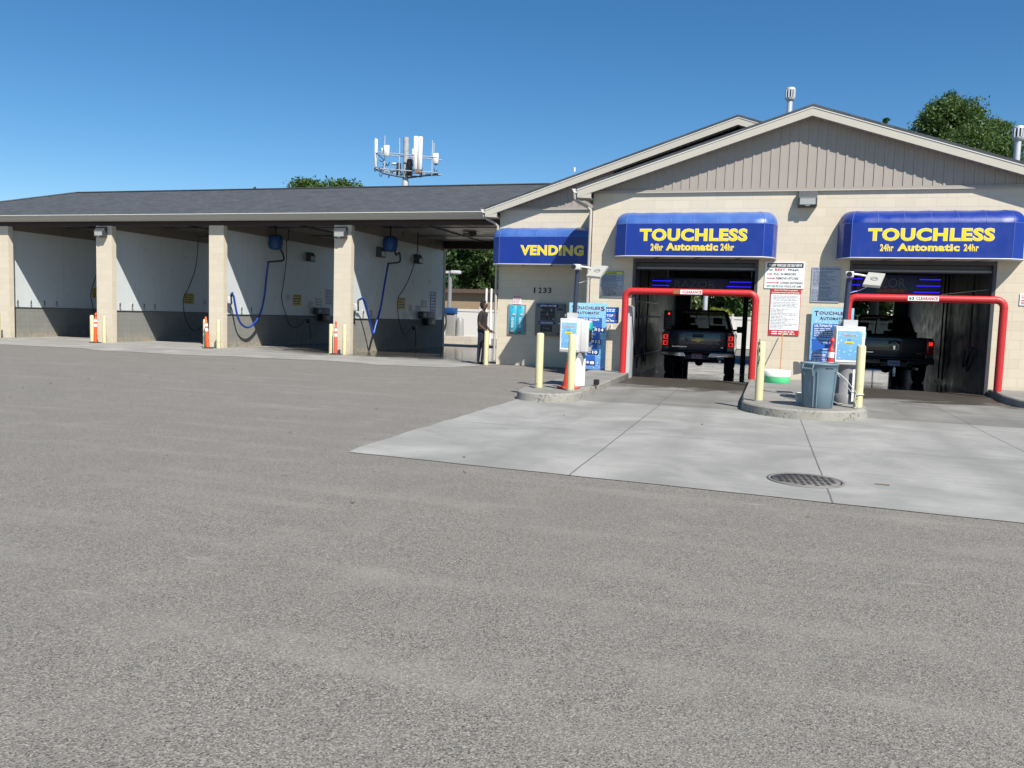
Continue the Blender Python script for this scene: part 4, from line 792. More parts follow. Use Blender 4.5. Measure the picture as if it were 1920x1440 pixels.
# ---------------------------------------------------------------- coin changers and vending machine
a0, a1, b0, b1 = px_rect(952, 571, 985, 627.5, YV-.04); w = a1-a0; h = b1-b0; t = thing('coin_changer', 'pair of turquoise CHANGE coin changers set in the vending wall', 'coin changer', ((a0+a1)/2, YV-.04, b0))
b = MB(); b.box(a0, a1, YV-.04, YV+.05, b0, b1, 'mid_grey'); P(b, 'frame', t)
for k in (0, 1):
    u0 = .08+.43*k; b = MB(); b.rbox(X(u0), X(u0+.41), YV-.05, YV-.035, Z(.045), Z(.965), 'turquoise', .004, 1); d = P(b, 'door', t)
    b = MB()
    for i, ch in enumerate('CHANGE'): b.text(ch, X(u0+.14), X(u0+.26), Z(.53-i*.058), Z(.575-i*.058), YV-.053, 'sign_white', .06)
    P(b, 'lettering', d)
    b = MB(); b.box(X(u0+.2), X(u0+.34), YV-.056, YV-.049, Z(.62), Z(.70), 'light_grey'); b.box(X(u0+.2), X(u0+.34), YV-.057, YV-.055, Z(.625), Z(.645), 'black'); b.box(X(u0+.1), X(u0+.28), YV-.07, YV-.049, Z(.09), Z(.16), 'mid_grey'); b.box(X(u0+.05), X(u0+.28), YV-.072, YV-.049, Z(.06), Z(.085), 'black')
    b.box(X(u0+.17), X(u0+.22), YV-.056, YV-.049, Z(.90), Z(.925), 'black'); P(b, 'coin_slot', d)
a0, a1, b0, b1 = px_rect(1003, 569, 1058, 630, YV-.12); w = a1-a0; h = b1-b0; t = thing('vending_machine', 'dark grey wall vending machine with DETAIL CENTER banner', 'vending machine', ((a0+a1)/2, YV-.1, b0))
b = MB(); b.rbox(a0, a1, YV-.12, YV+.02, b0, b1, 'cab_grey', .015); P(b, 'cabinet', t)
b = MB(); b.box(X(.16), X(.70), YV-.128, YV-.118, Z(.45), Z(.90), 'mid_grey'); b.box(X(.18), X(.68), YV-.131, YV-.127, Z(.47), Z(.885), 'black'); q = P(b, 'display_window', t)
b = MB(); rr = random.Random(4)
for r_ in range(3):
    for k in range(7): b.box(X(.20+k*.067), X(.25+k*.067), YV-.134, YV-.13, Z(.50+r_*.13), Z(.53+r_*.13+rr.random()*.06), rr.choice(['product', 'mid_grey', 'navy_metal', 'product']))
P(b, 'product', q)
b = MB(); b.box(X(.17), X(.63), YV-.128, YV-.118, Z(.11), Z(.36), 'mid_grey'); b.box(X(.19), X(.61), YV-.131, YV-.127, Z(.125), Z(.345), 'black'); b.text('Tough', X(.28), X(.52), Z(.20), Z(.26), YV-.133, 'mid_grey', .0, shear=.2); P(b, 'lower_window', t)
for nm, v in (('DETAIL CENTER', .93), ('VENDING', .405)):
    b = MB(); x0_, x1_ = (.1, .78) if v > .9 else (.13, .68); b.rbox(X(x0_), X(x1_), YV-.14, YV-.12, Z(v-.045), Z(v+.045), 'sign_navy', .008, 1); b.text(nm, X(x0_+.06), X(x1_-.05), Z(v-.025), Z(v+.025), YV-.142, 'sign_white', .02); P(b, 'banner', t)
b = MB(); b.box(X(.75), X(.93), YV-.13, YV-.118, Z(.80), Z(.85), 'black'); b.box(X(.80), X(.90), YV-.13, YV-.118, Z(.38), Z(.41), 'steel'); b.box(X(.78), X(.88), YV-.13, YV-.118, Z(.06), Z(.1), 'black'); b.box(X(.8), X(.85), YV-.128, YV-.118, Z(.6), Z(.72), 'mid_grey'); P(b, 'coin_slot', t)
b = MB()
b.box(-6.2, -6.19, 0, 0, 0, 0, 'black')
# ---------------------------------------------------------------- bay fittings: booms, hoses, signs, meters
def px_path(L, X): return [atX(px, py, X) for px, py in L]
def smooth(P, n=5):
    P = [Vector(p) for p in P]; out = []
    for i in range(len(P)-1):
        p0, p1, p2, p3 = P[max(i-1, 0)], P[i], P[i+1], P[min(i+2, len(P)-1)]
        for k in range(n):
            t = k/n; out.append(.5*((2*p1)+(-p0+p2)*t+(2*p0-5*p1+4*p2-p3)*t*t+(-p0+3*p1-3*p2+p3)*t**3))
    out.append(P[-1]); return out
def boom(label, X, dome, arm, hose, nozzle, topz=4.5):
    c = atX(*dome, X); t = thing('vacuum_boom', label, 'hose boom', (c.x, c.y, c.z), 0, 'blue-domed hose booms')
    b = MB(); r = .26; b.lathe([(.06, .25), (.2, .24), (r, .14), (r*1.05, -.1), (r*.9, -.26), (.08, -.3)], c.x, c.y, c.z, 'dome_blue', 20); P(b, 'dome', t)
    b = MB(); b.tube([(c.x, c.y, c.z+.2), (c.x, c.y, topz)], .03, 'black', 8); P(b, 'hanger', t)
    b = MB(); A = px_path(arm, X-.05); b.tube(smooth(A, 4), .035, 'black', 8); P(b, 'arm', t)
    b = MB(); b.tube(smooth(px_path(hose, X-.13+.0), 6), .036, 'hose_blue', 10); P(b, 'hose', t)
    n = atX(*nozzle, X-.2); b = MB(); b.rbox(n.x-.12, n.x+.0, n.y-.10, n.y+.04, n.z-.30, n.z-.06, 'light_grey', .02); b.tube([n+Vector((0, .1, .08)), n+Vector((0, .03, .05)), n+Vector((0, -.0, -.1)), n+Vector((0, .03, -.30))], .035, 'black', 8); P(b, 'nozzle_holder', t)
boom('blue-domed hose boom with a slack blue hose in the third bay', -17.6, (517, 453), [(520, 462), (526, 468), (531, 478), (531, 488), (516, 490), (503, 491)],
     [(503, 490), (499, 525), (495, 560), (487, 590), (476, 607), (465, 614), (454, 609), (446, 595), (441, 572), (438, 556), (434, 550)], (433, 553))
boom('blue-domed hose boom with a taut V-shaped blue hose in the fourth bay', -12.75, (732, 456), [(740, 468), (743, 478), (749, 474), (750, 490), (742, 493), (728, 494)],
     [(728, 494), (721, 533), (713, 580), (705, 608), (700.5, 625), (698, 624), (695, 608), (686, 573), (680, 560), (676, 561)], (671, 566))
def foam(label, X, path, arm, r=.012):
    L = px_path(path, X); t = thing('spray_hose', label, 'spray hose', tuple(L[0]), 0, 'thin black spray hoses'); b = MB(); b.tube(smooth(L, 5), .017, 'black', 6); P(b, 'hose', t)
    if arm: b = MB(); b.tube([L[0], atX(*arm, X)], .022, 'black', 6); b.tube([atX(*arm, X), atX(*arm, X)+Vector((0, 0, 4.5-atX(*arm, X).z))], .02, 'black', 6); P(b, 'boom_arm', t)
    e = L[-1]; b = MB(); b.rbox(e.x-.12, e.x+.02, e.y-.05, e.y+.05, e.z-.1, e.z+.06, 'black', .01); b.tube([e+Vector((0, 0, -.05)), e+Vector((0, .05, -.35)), e+Vector((0, .08, -.75))], .02, 'black', 6); P(b, 'spray_gun', t)
foam('thin black spray hose looped low in the third bay', -17.7, [(537, 452), (537, 487), (531, 535), (528, 558), (534, 585), (543, 608), (553, 614), (563, 609), (572, 600), (580, 601)], (541, 449))
foam('thin black spray hose looped low in the fourth bay', -12.9, [(783, 472), (770, 515), (757, 542), (747, 558), (746, 580), (749, 606), (757, 627), (765, 622), (772, 614), (779, 614)], (783, 460))
foam('thin black spray hose looped low in the second bay', -22.5, [(372, 443), (367, 500), (353, 541), (344, 560), (346, 590), (355, 612), (366, 620), (377, 614), (386, 602)], (390, 443))
foam('thin black spray hose half hidden behind the second pillar', -27.4, [(196, 490), (182, 512), (171, 548), (172, 565), (178, 590), (190, 615), (200, 610)], (205, 480))
def wall_board(name, label, cat, wx, x0, y0, x1, y1, m, n, ink, seed, head=None, group='notices on the bay walls'):
    p = atX((x0+x1)/2, (y0+y1)/2, wx+.02); za = atX((x0+x1)/2, y1, wx+.02).z; zb_ = atX((x0+x1)/2, y0, wx+.02).z; ya = atX(x0, (y0+y1)/2, wx+.02).y; yb_ = atX(x1, (y0+y1)/2, wx+.02).y
    t = thing(name, label, cat, tuple(p), 0, group); b = MB(); b.box(wx+.012, wx+.025, ya, yb_, za, zb_, m); P(b, 'board', t); b = MB(); q = MB(); zt_ = zb_-(.02 if not head else (zb_-za)*.28)
    q.lines(ya+.03, yb_-.03, za+.03, zt_, n, 0, ink, .5, .25, seed); b.add([(wx+.027-y_, x_, z_) for x_, y_, z_ in q.v], q.f, ink)
    if head: b.text(head, ya+.05, yb_-.05, zb_-(zb_-za)*.24, zb_-(zb_-za)*.06, wx+.0275, ink, .05, ax='x')
    P(b, 'lettering', t); return t
wall_board('caution_sign', 'yellow caution board on the third bay wall beside the spray hose', 'sign', -18.03, 549.5, 552, 565, 573, 'caution_yellow', 3, 'black', 1, 'CAUTION')
wall_board('caution_sign', 'yellow caution board on the fourth bay wall beside the spray hose', 'sign', -13.23, 747, 558, 760, 579.5, 'caution_yellow', 3, 'black', 2, 'CAUTION')
wall_board('caution_sign', 'yellow caution board on the second bay wall beside the spray hose', 'sign', -22.83, 345, 550, 364, 570, 'caution_yellow', 3, 'black', 3, 'CAUTION')
wall_board('caution_sign', 'yellow caution board half hidden behind the second pillar', 'sign', -27.72, 173, 540, 188, 559, 'caution_yellow', 3, 'black', 4, 'CAUTION')
wall_board('wall_notice', 'small pale notice left of the third bay caution board', 'notice', -18.03, 537, 552, 543.5, 563, 'light_grey', 4, 'mid_grey', 5)
wall_board('wall_notice', 'pale notice left of the meter in the third bay', 'notice', -18.03, 578, 564, 588, 577, 'light_grey', 4, 'mid_grey', 6)
wall_board('wall_notice', 'pale notice directly above the meter in the third bay', 'notice', -18.03, 592, 558, 604, 575, 'light_grey', 3, 'mid_grey', 7)
wall_board('wall_notice', 'tall blue menu of wash choices beside the third bay meter', 'notice', -18.03, 611, 542, 624, 572, 'sign_grey', 7, 'sign_navy', 8)
wall_board('wall_notice', 'small pale notice right of the fourth bay caution board', 'notice', -13.23, 767, 571, 773, 583, 'light_grey', 4, 'mid_grey', 9)
wall_board('wall_notice', 'pale notice left of the meter in the fourth bay', 'notice', -13.23, 780, 572, 789, 584, 'light_grey', 4, 'mid_grey', 10)
wall_board('wall_notice', 'pale notice directly above the meter in the fourth bay', 'notice', -13.23, 791, 562, 801, 578, 'light_grey', 3, 'mid_grey', 11)
wall_board('wall_notice', 'tall blue menu of wash choices beside the fourth bay meter', 'notice', -13.23, 807, 547, 817, 600, 'sign_blue', 9, 'light_grey', 12)
wall_board('wall_notice', 'small pale notice deep in the second bay', 'notice', -22.83, 381, 561, 387, 571, 'light_grey', 4, 'mid_grey', 13)
def meter(label, wx, x0, y0, x1, y1):
    p0 = atX(x0, y0, wx+.15); p1 = atX(x1, y1, wx+.15); t = thing('bay_meter', label, 'coin meter', (wx, p0.y, p1.z), 0, 'bay coin meters')
    b = MB(); b.rbox(wx+.012, wx+.22, p0.y, p1.y, (p0.z+p1.z)/2, p0.z, 'dark_grey', .02); P(b, 'cabinet', t); b = MB(); b.rbox(wx+.012, wx+.26, p0.y+(p1.y-p0.y)*.4, p1.y, p1.z, (p0.z+p1.z)/2, 'black', .02); P(b, 'coin_box', t)
    b = MB(); b.lathe_ax([(.07, 0), (.07, .02)], (wx+.26, p0.y+(p1.y-p0.y)*.65, (p0.z+p1.z)/2-.12), 'x', 'mid_grey', 14); b.box(wx+.22, wx+.24, p0.y+.08, p0.y+.3, (p0.z+p1.z)/2+.08, (p0.z+p1.z)/2+.2, 'mid_grey'); P(b, 'selector_dial', t)
meter('dark coin meter on the third bay wall', -18.03, 592, 577, 616, 602); meter('dark coin meter on the fourth bay wall', -13.23, 790, 584, 812, 610)
t = thing('security_camera', 'grey camera and spotlight hanging from the fourth bay ceiling', 'camera', tuple(at(883, 440, 29)), 0); c = at(883, 440, 29); b = MB(); b.rbox(c.x-.3, c.x-.02, c.y-.1, c.y+.1, c.z-.1, c.z+.06, 'mid_grey', .02); b.tube([(c.x+.05, c.y, c.z-.08), (c.x+.05, c.y, 4.5)], .05, 'black', 8); b.rbox(c.x-.1, c.x+.2, c.y-.06, c.y+.06, 4.38, 4.5, 'dark_grey', .01); P(b, 'housing', t)
# ---------------------------------------------------------------- wash gantries
def gantry(label, x0, x1, y, z0, z1, words):
    t = thing('wash_gantry', label, 'wash gantry', ((x0+x1)/2, y, 0), 0, 'automatic wash gantries'); b = MB(); b.rbox(x0, x1, y, y+.5, z0, z1, 'dark_grey', .03); P(b, 'header', t)
    b = MB()
    for xx in (x0+.05, x1-.05): b.tube([(xx, y+.3, z0+.1), (xx, y+.3, 3.65)], .03, 'steel', 8)
    b.box(x0-.3, x1+.3, y+.2, y+.3, 3.5, 3.6, 'mid_grey'); P(b, 'rail', t)
    w = x1-x0; h = z1-z0
    b = MB(); b.prism([(x0+w*.02, z0+.06), (x0+w*.66, z0+.06), (x0+w*.73, z1-.03), (x0+w*.02, z1-.03)], y-.012, y-.002, 'sign_navy'); P(b, 'name_panel', t)
    b = MB(); b.text('RAZOR', x0+w*.12, x0+w*.58, z0+h*.42, z0+h*.82, y-.016, 'mid_grey', -.012); b.prism([(x0+w*.24, z0+h*.20), (x0+w*.58, z0+h*.20), (x0+w*.62, z0+h*.38), (x0+w*.26, z0+h*.38)], y-.015, y-.013, 'rust'); b.text('E D G E', x0+w*.27, x0+w*.57, z0+h*.23, z0+h*.34, y-.018, 'mid_grey', .04); P(b, 'lettering', t)
    for s_ in (0, 1):
        for k in range(3):
            b = MB(); zz = z0+h*(.78-.27*k)
            u0, u1 = ((.74-.03*k, .98) if s_ else (-.14, .08-.02*k))
            b.box(x0+w*u0, x0+w*u1, y-.03, y-.012, zz-.009, zz+.009, 'led_blue'); P(b, 'led_bar', t)
    b = MB(); b.box(x0-.3, x0, y+.02, y+.3, z0, z1, 'black'); P(b, 'side_cover', t)
gantry('suspended wash gantry with RAZOR lettering and blue light bars in the right opening', at(1603, 540, 21.9).x, at(1766, 540, 21.9).x, 21.9, at(1690, 558, 21.9).z, at(1690, 514, 21.9).z, True)
gantry('suspended wash gantry with blue light bars in the left opening', -2.65, -.32, 22.6, 2.14, 2.60, True)
def sign_light():
    p = at(1254.5, 588, 23.0); t = thing('signal_board', 'black signal board with one lit red lamp on the left tunnel wall', 'signal', (p.x, 23, p.z-.5)); b = MB(); b.rbox(p.x-.14, p.x+.08, 23.02, 23.12, p.z-.45, p.z+.09, 'black', .01)
    for k in range(4): b.box(p.x-.1, p.x+.04, 23.012, 23.02, p.z-.40+k*.08, p.z-.37+k*.08, 'dark_grey')
    P(b, 'board', t); b = MB(); b.lathe_ax([(.028, 0), (.024, -.015), (.0, -.02)], (p.x, 23.012, p.z), 'y', 'lamp_red', 12); P(b, 'lamp', t)
    b = MB(); b.tube([(p.x-.25, 23.08, p.z-.1), (-3.3, 23.08, p.z-.1)], .02, 'steel', 6); P(b, 'bracket', t)
sign_light()
def piping(label, X, pts, loops):
    t = thing('wash_piping', label, 'piping', (X, pts[0][1], 0), 0, 'wall pipes in the wash tunnels'); b = MB()
    for (y0, z0, y1, z1) in pts: b.tube([(X, y0, z0), (X, y1, z1)], .022, 'steel' if abs(y1-y0) > .5 else 'black', 6)
    P(b, 'pipe', t); b = MB()
    for (y, z) in loops: b.tube(smooth([(X, y, z), (X+.05*(1 if X < 1 else -1), y+.12, z-.35), (X+.08*(1 if X < 1 else -1), y+.3, z-.42), (X, y+.5, z-.05)], 5), .018, 'black', 6); b.rbox(X-.05, X+.05, y-.08, y+.08, z-.04, z+.08, 'dark_grey', .01)
    P(b, 'spray_nozzle', t)
piping('pipes and nozzles along the left tunnel wall', -3.24, [(20.6, .3, 20.6, 2.9), (21.3, .6, 21.3, 2.6), (20.5, .45, 27, .45), (20.7, 1.9, 26, 1.95), (22.2, .1, 22.2, 3.2), (23.8, .1, 23.8, 3.2)], [(20.9, .9), (20.9, 1.9), (22.6, .7)])
piping('black drop pipe with two spray nozzles on the right tunnel wall', 4.9, [(22.6, .95, 22.6, 3.4), (20.6, 2.35, 28, 2.45), (25.5, 0, 25.5, 3.4), (26.0, 0, 26.0, 3.4)], [(22.05, .86), (22.5, .93)])
b = MB(); b.box(-.76, -.58, 31.6, 31.8, -.1, 3.7, 'navy_metal'); b.box(-.80, -.54, 31.56, 31.84, -.1, -.07, 'navy_metal'); tag(b.build('support_post'), 'dark blue steel post at the far end of the left tunnel', 'post')
# ---------------------------------------------------------------- pickups
def pickup(label, x, y, z, rz, paint, chevy):
    T = thing('pickup_truck', label, 'pickup truck', (x, y, z), rz, 'pickup trucks in the wash'); W_ = 1.0; bump = 'chrome' if chevy else 'truck_black'
    def wheel(xx, yy, r):
        b = MB(); b.lathe_ax([(r*.62, -.13), (r*.93, -.13), (r, -.09), (r, .09), (r*.93, .13), (r*.62, .13)], (xx, yy, r), 'x', 'tyre', 28)
        for k in range(28):
            t = k*2*math.pi/28; b.box(xx-.1, xx+.1, yy+r*math.cos(t)-.014, yy+r*math.cos(t)+.014, r+r*math.sin(t)-.012, r+r*math.sin(t)+.012, 'tyre')
        w = b.build('wheel', T); b = MB(); b.lathe_ax([(r*.60, -.10), (r*.5, -.02), (r*.2, -.04), (0, -.05)], (xx, yy, r), 'x', 'steel', 20); b.lathe_ax([(r*.60, .10), (r*.5, .02), (r*.2, .04), (0, .05)], (xx, yy, r), 'x', 'steel', 20); b.build('rim', w)
    r = .40; ax0, ax1 = 1.15, 4.75
    for yy in (ax0, ax1):
        for xx in (-.85, .85): wheel(xx, yy, r)
    def arch(c): return [(c+.52*math.cos(R(t)), .42+.5*math.sin(R(t))) for t in range(180, -1, -20)]
    side = [(.05, .62), (c0 := ax0-.52, .46)]+arch(ax0)[1:-1]+[(ax0+.52, .42), (ax1-.52, .42)]+arch(ax1)[1:-1]+[(ax1+.52, .45), (5.75, .5), (5.8, .75), (5.75, 1.12), (4.3, 1.24), (3.9, 1.26), (0.02, 1.26), (0., 1.22), (.0, .7)]
    b = MB()
    # outer sides bulge slightly
    for s_ in (-1, 1):
        n = len(side); vo = [(s_*(W_-(.05 if z_ > 1.15 else (.04 if z_ < .55 else 0))), y_, z_) for y_, z_ in side]; vi = [(s_*(W_-.22), y_, z_) for y_, z_ in side]
        b.add(vo+vi, [tuple(range(n)), tuple(range(2*n-1, n-1, -1))]+[(i, n+i, n+(i+1) % n, (i+1) % n) for i in range(n)], paint)
    b.box(-.78, .78, .06, 1.9, .62, .72, paint); b.box(-.78, .78, 1.86, 1.95, .72, 1.25, paint); b.box(-.79, .79, 1.95, 4.3, .5, .62, 'black'); b.box(-.79, .79, 4.15, 5.72, .55, 1.16, paint); b.box(-.5, .5, .3, 5.4, .42, .6, 'black')
    b.build('body', T, .03)
    b = MB(); b.rbox(-.785, .785, -.03, .05, .70, 1.25, paint, .025); tg = b.build('tailgate', T)
    b = MB(); b.box(-.78, .78, -.034, -.02, .87, .885, 'black'); b.rbox(-.80, .80, -.06, .06, 1.235, 1.27, 'black', .012); b.rbox(-.15, .15, -.045, -.02, 1.08, 1.17, 'black', .01); b.build('spoiler_trim', tg)
    b = MB()
    if chevy:
        z_ = 1.0; e = .15
        b.prism([(-e, z_-.012), (-.065, z_-.012), (-.075, z_-.045), (.055, z_-.045), (.065, z_-.012), (e, z_-.012), (e+.015, z_+.022), (.075, z_+.022), (.085, z_+.048), (-.06, z_+.048), (-.065, z_+.022), (-e-.005, z_+.022)], -.048, -.03, 'gold')
        b.build('emblem', tg); b = MB(); b.text('SILVERADO', -.70, -.30, .795, .825, -.034, 'chrome', .02); b.text('LT', .64, .70, .795, .825, -.034, 'chrome', .02); b.build('lettering', tg)
    else:
        z_ = 1.0
        ring = [(.105*math.sin(t*.3142)*(1 if math.cos(t*.3142) < .3 else .95), z_+.115*math.cos(t*.3142)) for t in range(21)]
        b.tube([(p_[0], -.042, p_[1]) for p_ in ring], .009, 'chrome', 6); b.tube([(-.06, -.042, z_+.05), (-.085, -.042, z_-.01), (-.05, -.042, z_-.03), (-.04, -.042, z_+.0)], .009, 'chrome', 6); b.tube([(.06, -.042, z_+.05), (.085, -.042, z_-.01), (.05, -.042, z_-.03), (.04, -.042, z_+.0)], .009, 'chrome', 6)
        b.prism([(-.03, z_+.03), (.03, z_+.03), (.018, z_-.07), (-.018, z_-.07)], -.048, -.03, 'chrome'); b.build('emblem', tg)
        b = MB(); b.text('4x4', .56, .78, .83, .85, -.034, 'chrome', .02); b.box(-.76, -.52, -.034, -.03, .83, .85, 'chrome'); b.build('lettering', tg)
    for s_ in (-1, 1):
        b = MB(); b.rbox(min(s_*.79, s_*.985), max(s_*.79, s_*.985), -.03, .12, .82, 1.2, 'lens_red', .02); tl = b.build('taillight', T)
        b = MB(); on = True
        if chevy:
            for zz in (.90, 1.07): b.box(min(s_*.82, s_*.95), max(s_*.82, s_*.95), -.035, -.03, zz-.055, zz-.04, 'tail_red'); b.box(min(s_*.82, s_*.95), max(s_*.82, s_*.95), -.035, -.03, zz+.045, zz+.06, 'tail_red'); b.box(min(s_*.92, s_*.955), max(s_*.92, s_*.955), -.035, -.03, zz-.055, zz+.06, 'tail_red'); b.box(min(s_*.83, s_*.86), max(s_*.83, s_*.86), -.035, -.03, zz-.02, zz+.03, 'tail_red')
        else: b.rbox(min(s_*.85, s_*.95), max(s_*.85, s_*.95), -.04, -.02, 1.06, 1.16, 'tail_red', .01)
        b.build('lamp', tl)
    b = MB()
    for s_ in (-1, 1):
        b.hexa([(s_*.30, -.16, .53), (s_*1.0, -.10, .56), (s_*.30, .1, .53), (s_*1.0, .12, .56), (s_*.36, -.16, .65), (s_*1.0, -.10, .66), (s_*.36, .1, .65), (s_*1.0, .12, .66)], bump)
    b.box(-.34, .34, -.13, .1, .46, .60, 'black'); b.box(-1., 1., -.08, .1, .655, .70, 'black'); b.build('bumper', T, .015)
    b = MB(); b.box(-.155, .155, -.142, -.13, .495, .635, 'plate_red' if chevy else 'plate_blue'); b.box(-.15, .15, -.1445, -.142, .50, .515, 'sign_white'); b.text('2C 7417' if chevy else '1A 57071', -.12, .12, .53, .59, -.1435, 'sign_white' if chevy else 'sign_navy', .03); b.build('number_plate', T)
    # cab
    zb_, zr, wb, wt = 1.24, 1.88, .88, .68; yr0, yr1, yf0, yf1 = 1.95, 2.12, 4.35, 3.55
    b = MB()
    def quadhole(c, ins, m):
        c = [Vector(q) for q in c]; ctr = sum(c, Vector())/4; i_ = [ctr+(q-ctr)*ins for q in c]; nrm = (c[1]-c[0]).cross(c[3]-c[0]).normalized()*.03
        b.add([*c, *i_, *[q+nrm for q in c], *[q+nrm for q in i_]], [(k, (k+1) % 4, 4+(k+1) % 4, 4+k) for k in range(4)]+[(8+k, 8+(k+1) % 4, 12+(k+1) % 4, 12+k) for k in range(4)]+[(4+k, 4+(k+1) % 4, 12+(k+1) % 4, 12+k) for k in range(4)], m); return i_
    rear = [(-wb, yr0, zb_), (wb, yr0, zb_), (wt, yr1, zr-.05), (-wt, yr1, zr-.05)]; wind = [(wb, yf0, zb_), (-wb, yf0, zb_), (-wt, yf1, zr-.05), (wt, yf1, zr-.05)]
    g1 = quadhole(rear, .90, paint); g2 = quadhole(wind, .86, paint)
    b.hexa([(-wt, yr1, zr-.07), (wt, yr1, zr-.07), (-wt, yf1, zr-.07), (wt, yf1, zr-.07), (-wt+.06, yr1+.05, zr), (wt-.06, yr1+.05, zr), (-wt+.06, yf1-.1, zr), (wt-.06, yf1-.1, zr)], paint)
    gs = []
    for s_ in (-1, 1):
        q = [(s_*wb, yr0, zb_), (s_*wb, yf0, zb_), (s_*wt, yf1, zr-.05), (s_*wt, yr1, zr-.05)]; gs.append(quadhole(q, .84, paint))
        qm = [Vector(a).lerp(Vector(c), .5) for a, c in ((q[0], q[1]), (q[3], q[2]))]; b.tube([qm[0], qm[1]], .035, 'black', 6)
    cab = b.build('cab', T)
    b = MB(); b.add(g1, [(0, 1, 2, 3)], 'window_glass'); b.tube([g1[0].lerp(g1[1], .36), g1[3].lerp(g1[2], .36)], .012, 'black', 6); b.tube([g1[0].lerp(g1[1], .64), g1[3].lerp(g1[2], .64)], .012, 'black', 6); b.build('rear_window', cab)
    b = MB(); b.add(g2, [(0, 1, 2, 3)], 'window_glass'); b.build('windscreen', cab)
    for q in gs: b = MB(); b.add(q, [(0, 1, 2, 3)], 'dark_glass'); b.build('side_window', cab)
    b = MB(); b.rbox(-.17, .17, yr1-.0, yr1+.05, zr-.055, zr-.02, 'lens_red', .008); b.build('brake_lamp', cab)
    b = MB()
    for xx in (-.42, .42):
        b.rbox(xx-.25, xx+.25, 3.0, 3.16, .8, 1.42, 'seat_grey', .05); b.rbox(xx-.14, xx+.14, 3.02, 3.13, 1.46, 1.66, 'seat_grey', .04); b.rbox(xx-.25, xx+.25, 3.1, 3.6, .7, .86, 'seat_grey', .05)
    b.rbox(-.75, .75, 2.1, 2.25, .8, 1.33, 'seat_grey', .05); b.rbox(-.8, .8, 3.85, 4.25, .8, 1.22, 'black', .05); b.build('seat', T)
    for s_ in (-1, 1): b = MB(); b.tube([(s_*.88, 3.75, 1.27), (s_*1.02, 3.72, 1.28)], .03, 'black', 6); b.rbox(min(s_*1.0, s_*1.22), max(s_*1.0, s_*1.22), 3.68, 3.78, 1.2, 1.40, 'black', .03); b.build('mirror', T)
    b = MB(); b.lathe_ax([(.035, -.25), (.035, .2)], (.62, .35, .42), 'y', 'steel', 12); b.build('exhaust_pipe', T)
    b = MB(); b.tube([(-.7, ax0, .38), (.7, ax0, .38)], .05, 'black', 8); b.lathe_ax([(.0, -.14), (.11, -.09), (.14, 0), (.11, .09), (0, .14)], (0, ax0, .36), 'x', 'black', 14); b.build('axle', T)
    if not chevy: b = MB(); b.box(-.03, .03, -.3, .05, .40, .45, 'steel'); b.box(-.028, .028, -.3, -.24, .22, .4, 'steel'); b.lathe([(.0, 0), (.025, .01), (.025, .04), (0, .05)], 0, -.27, .45, 'chrome', 10); b.lathe([(.0, 0), (.025, .01), (.025, .04), (0, .05)], 0, -.30, .24, 'chrome', 10); b.build('tow_hitch', T)
    return T
pickup('dark blue pickup with red plate inside the left wash opening', -1.73, 23.3, -.1, R(1.2), 'truck_blue', True)
pickup('black pickup with pale blue plate and tow hitch inside the right wash opening', 3.42, 24.2, -.1, R(1.), 'truck_black', False)
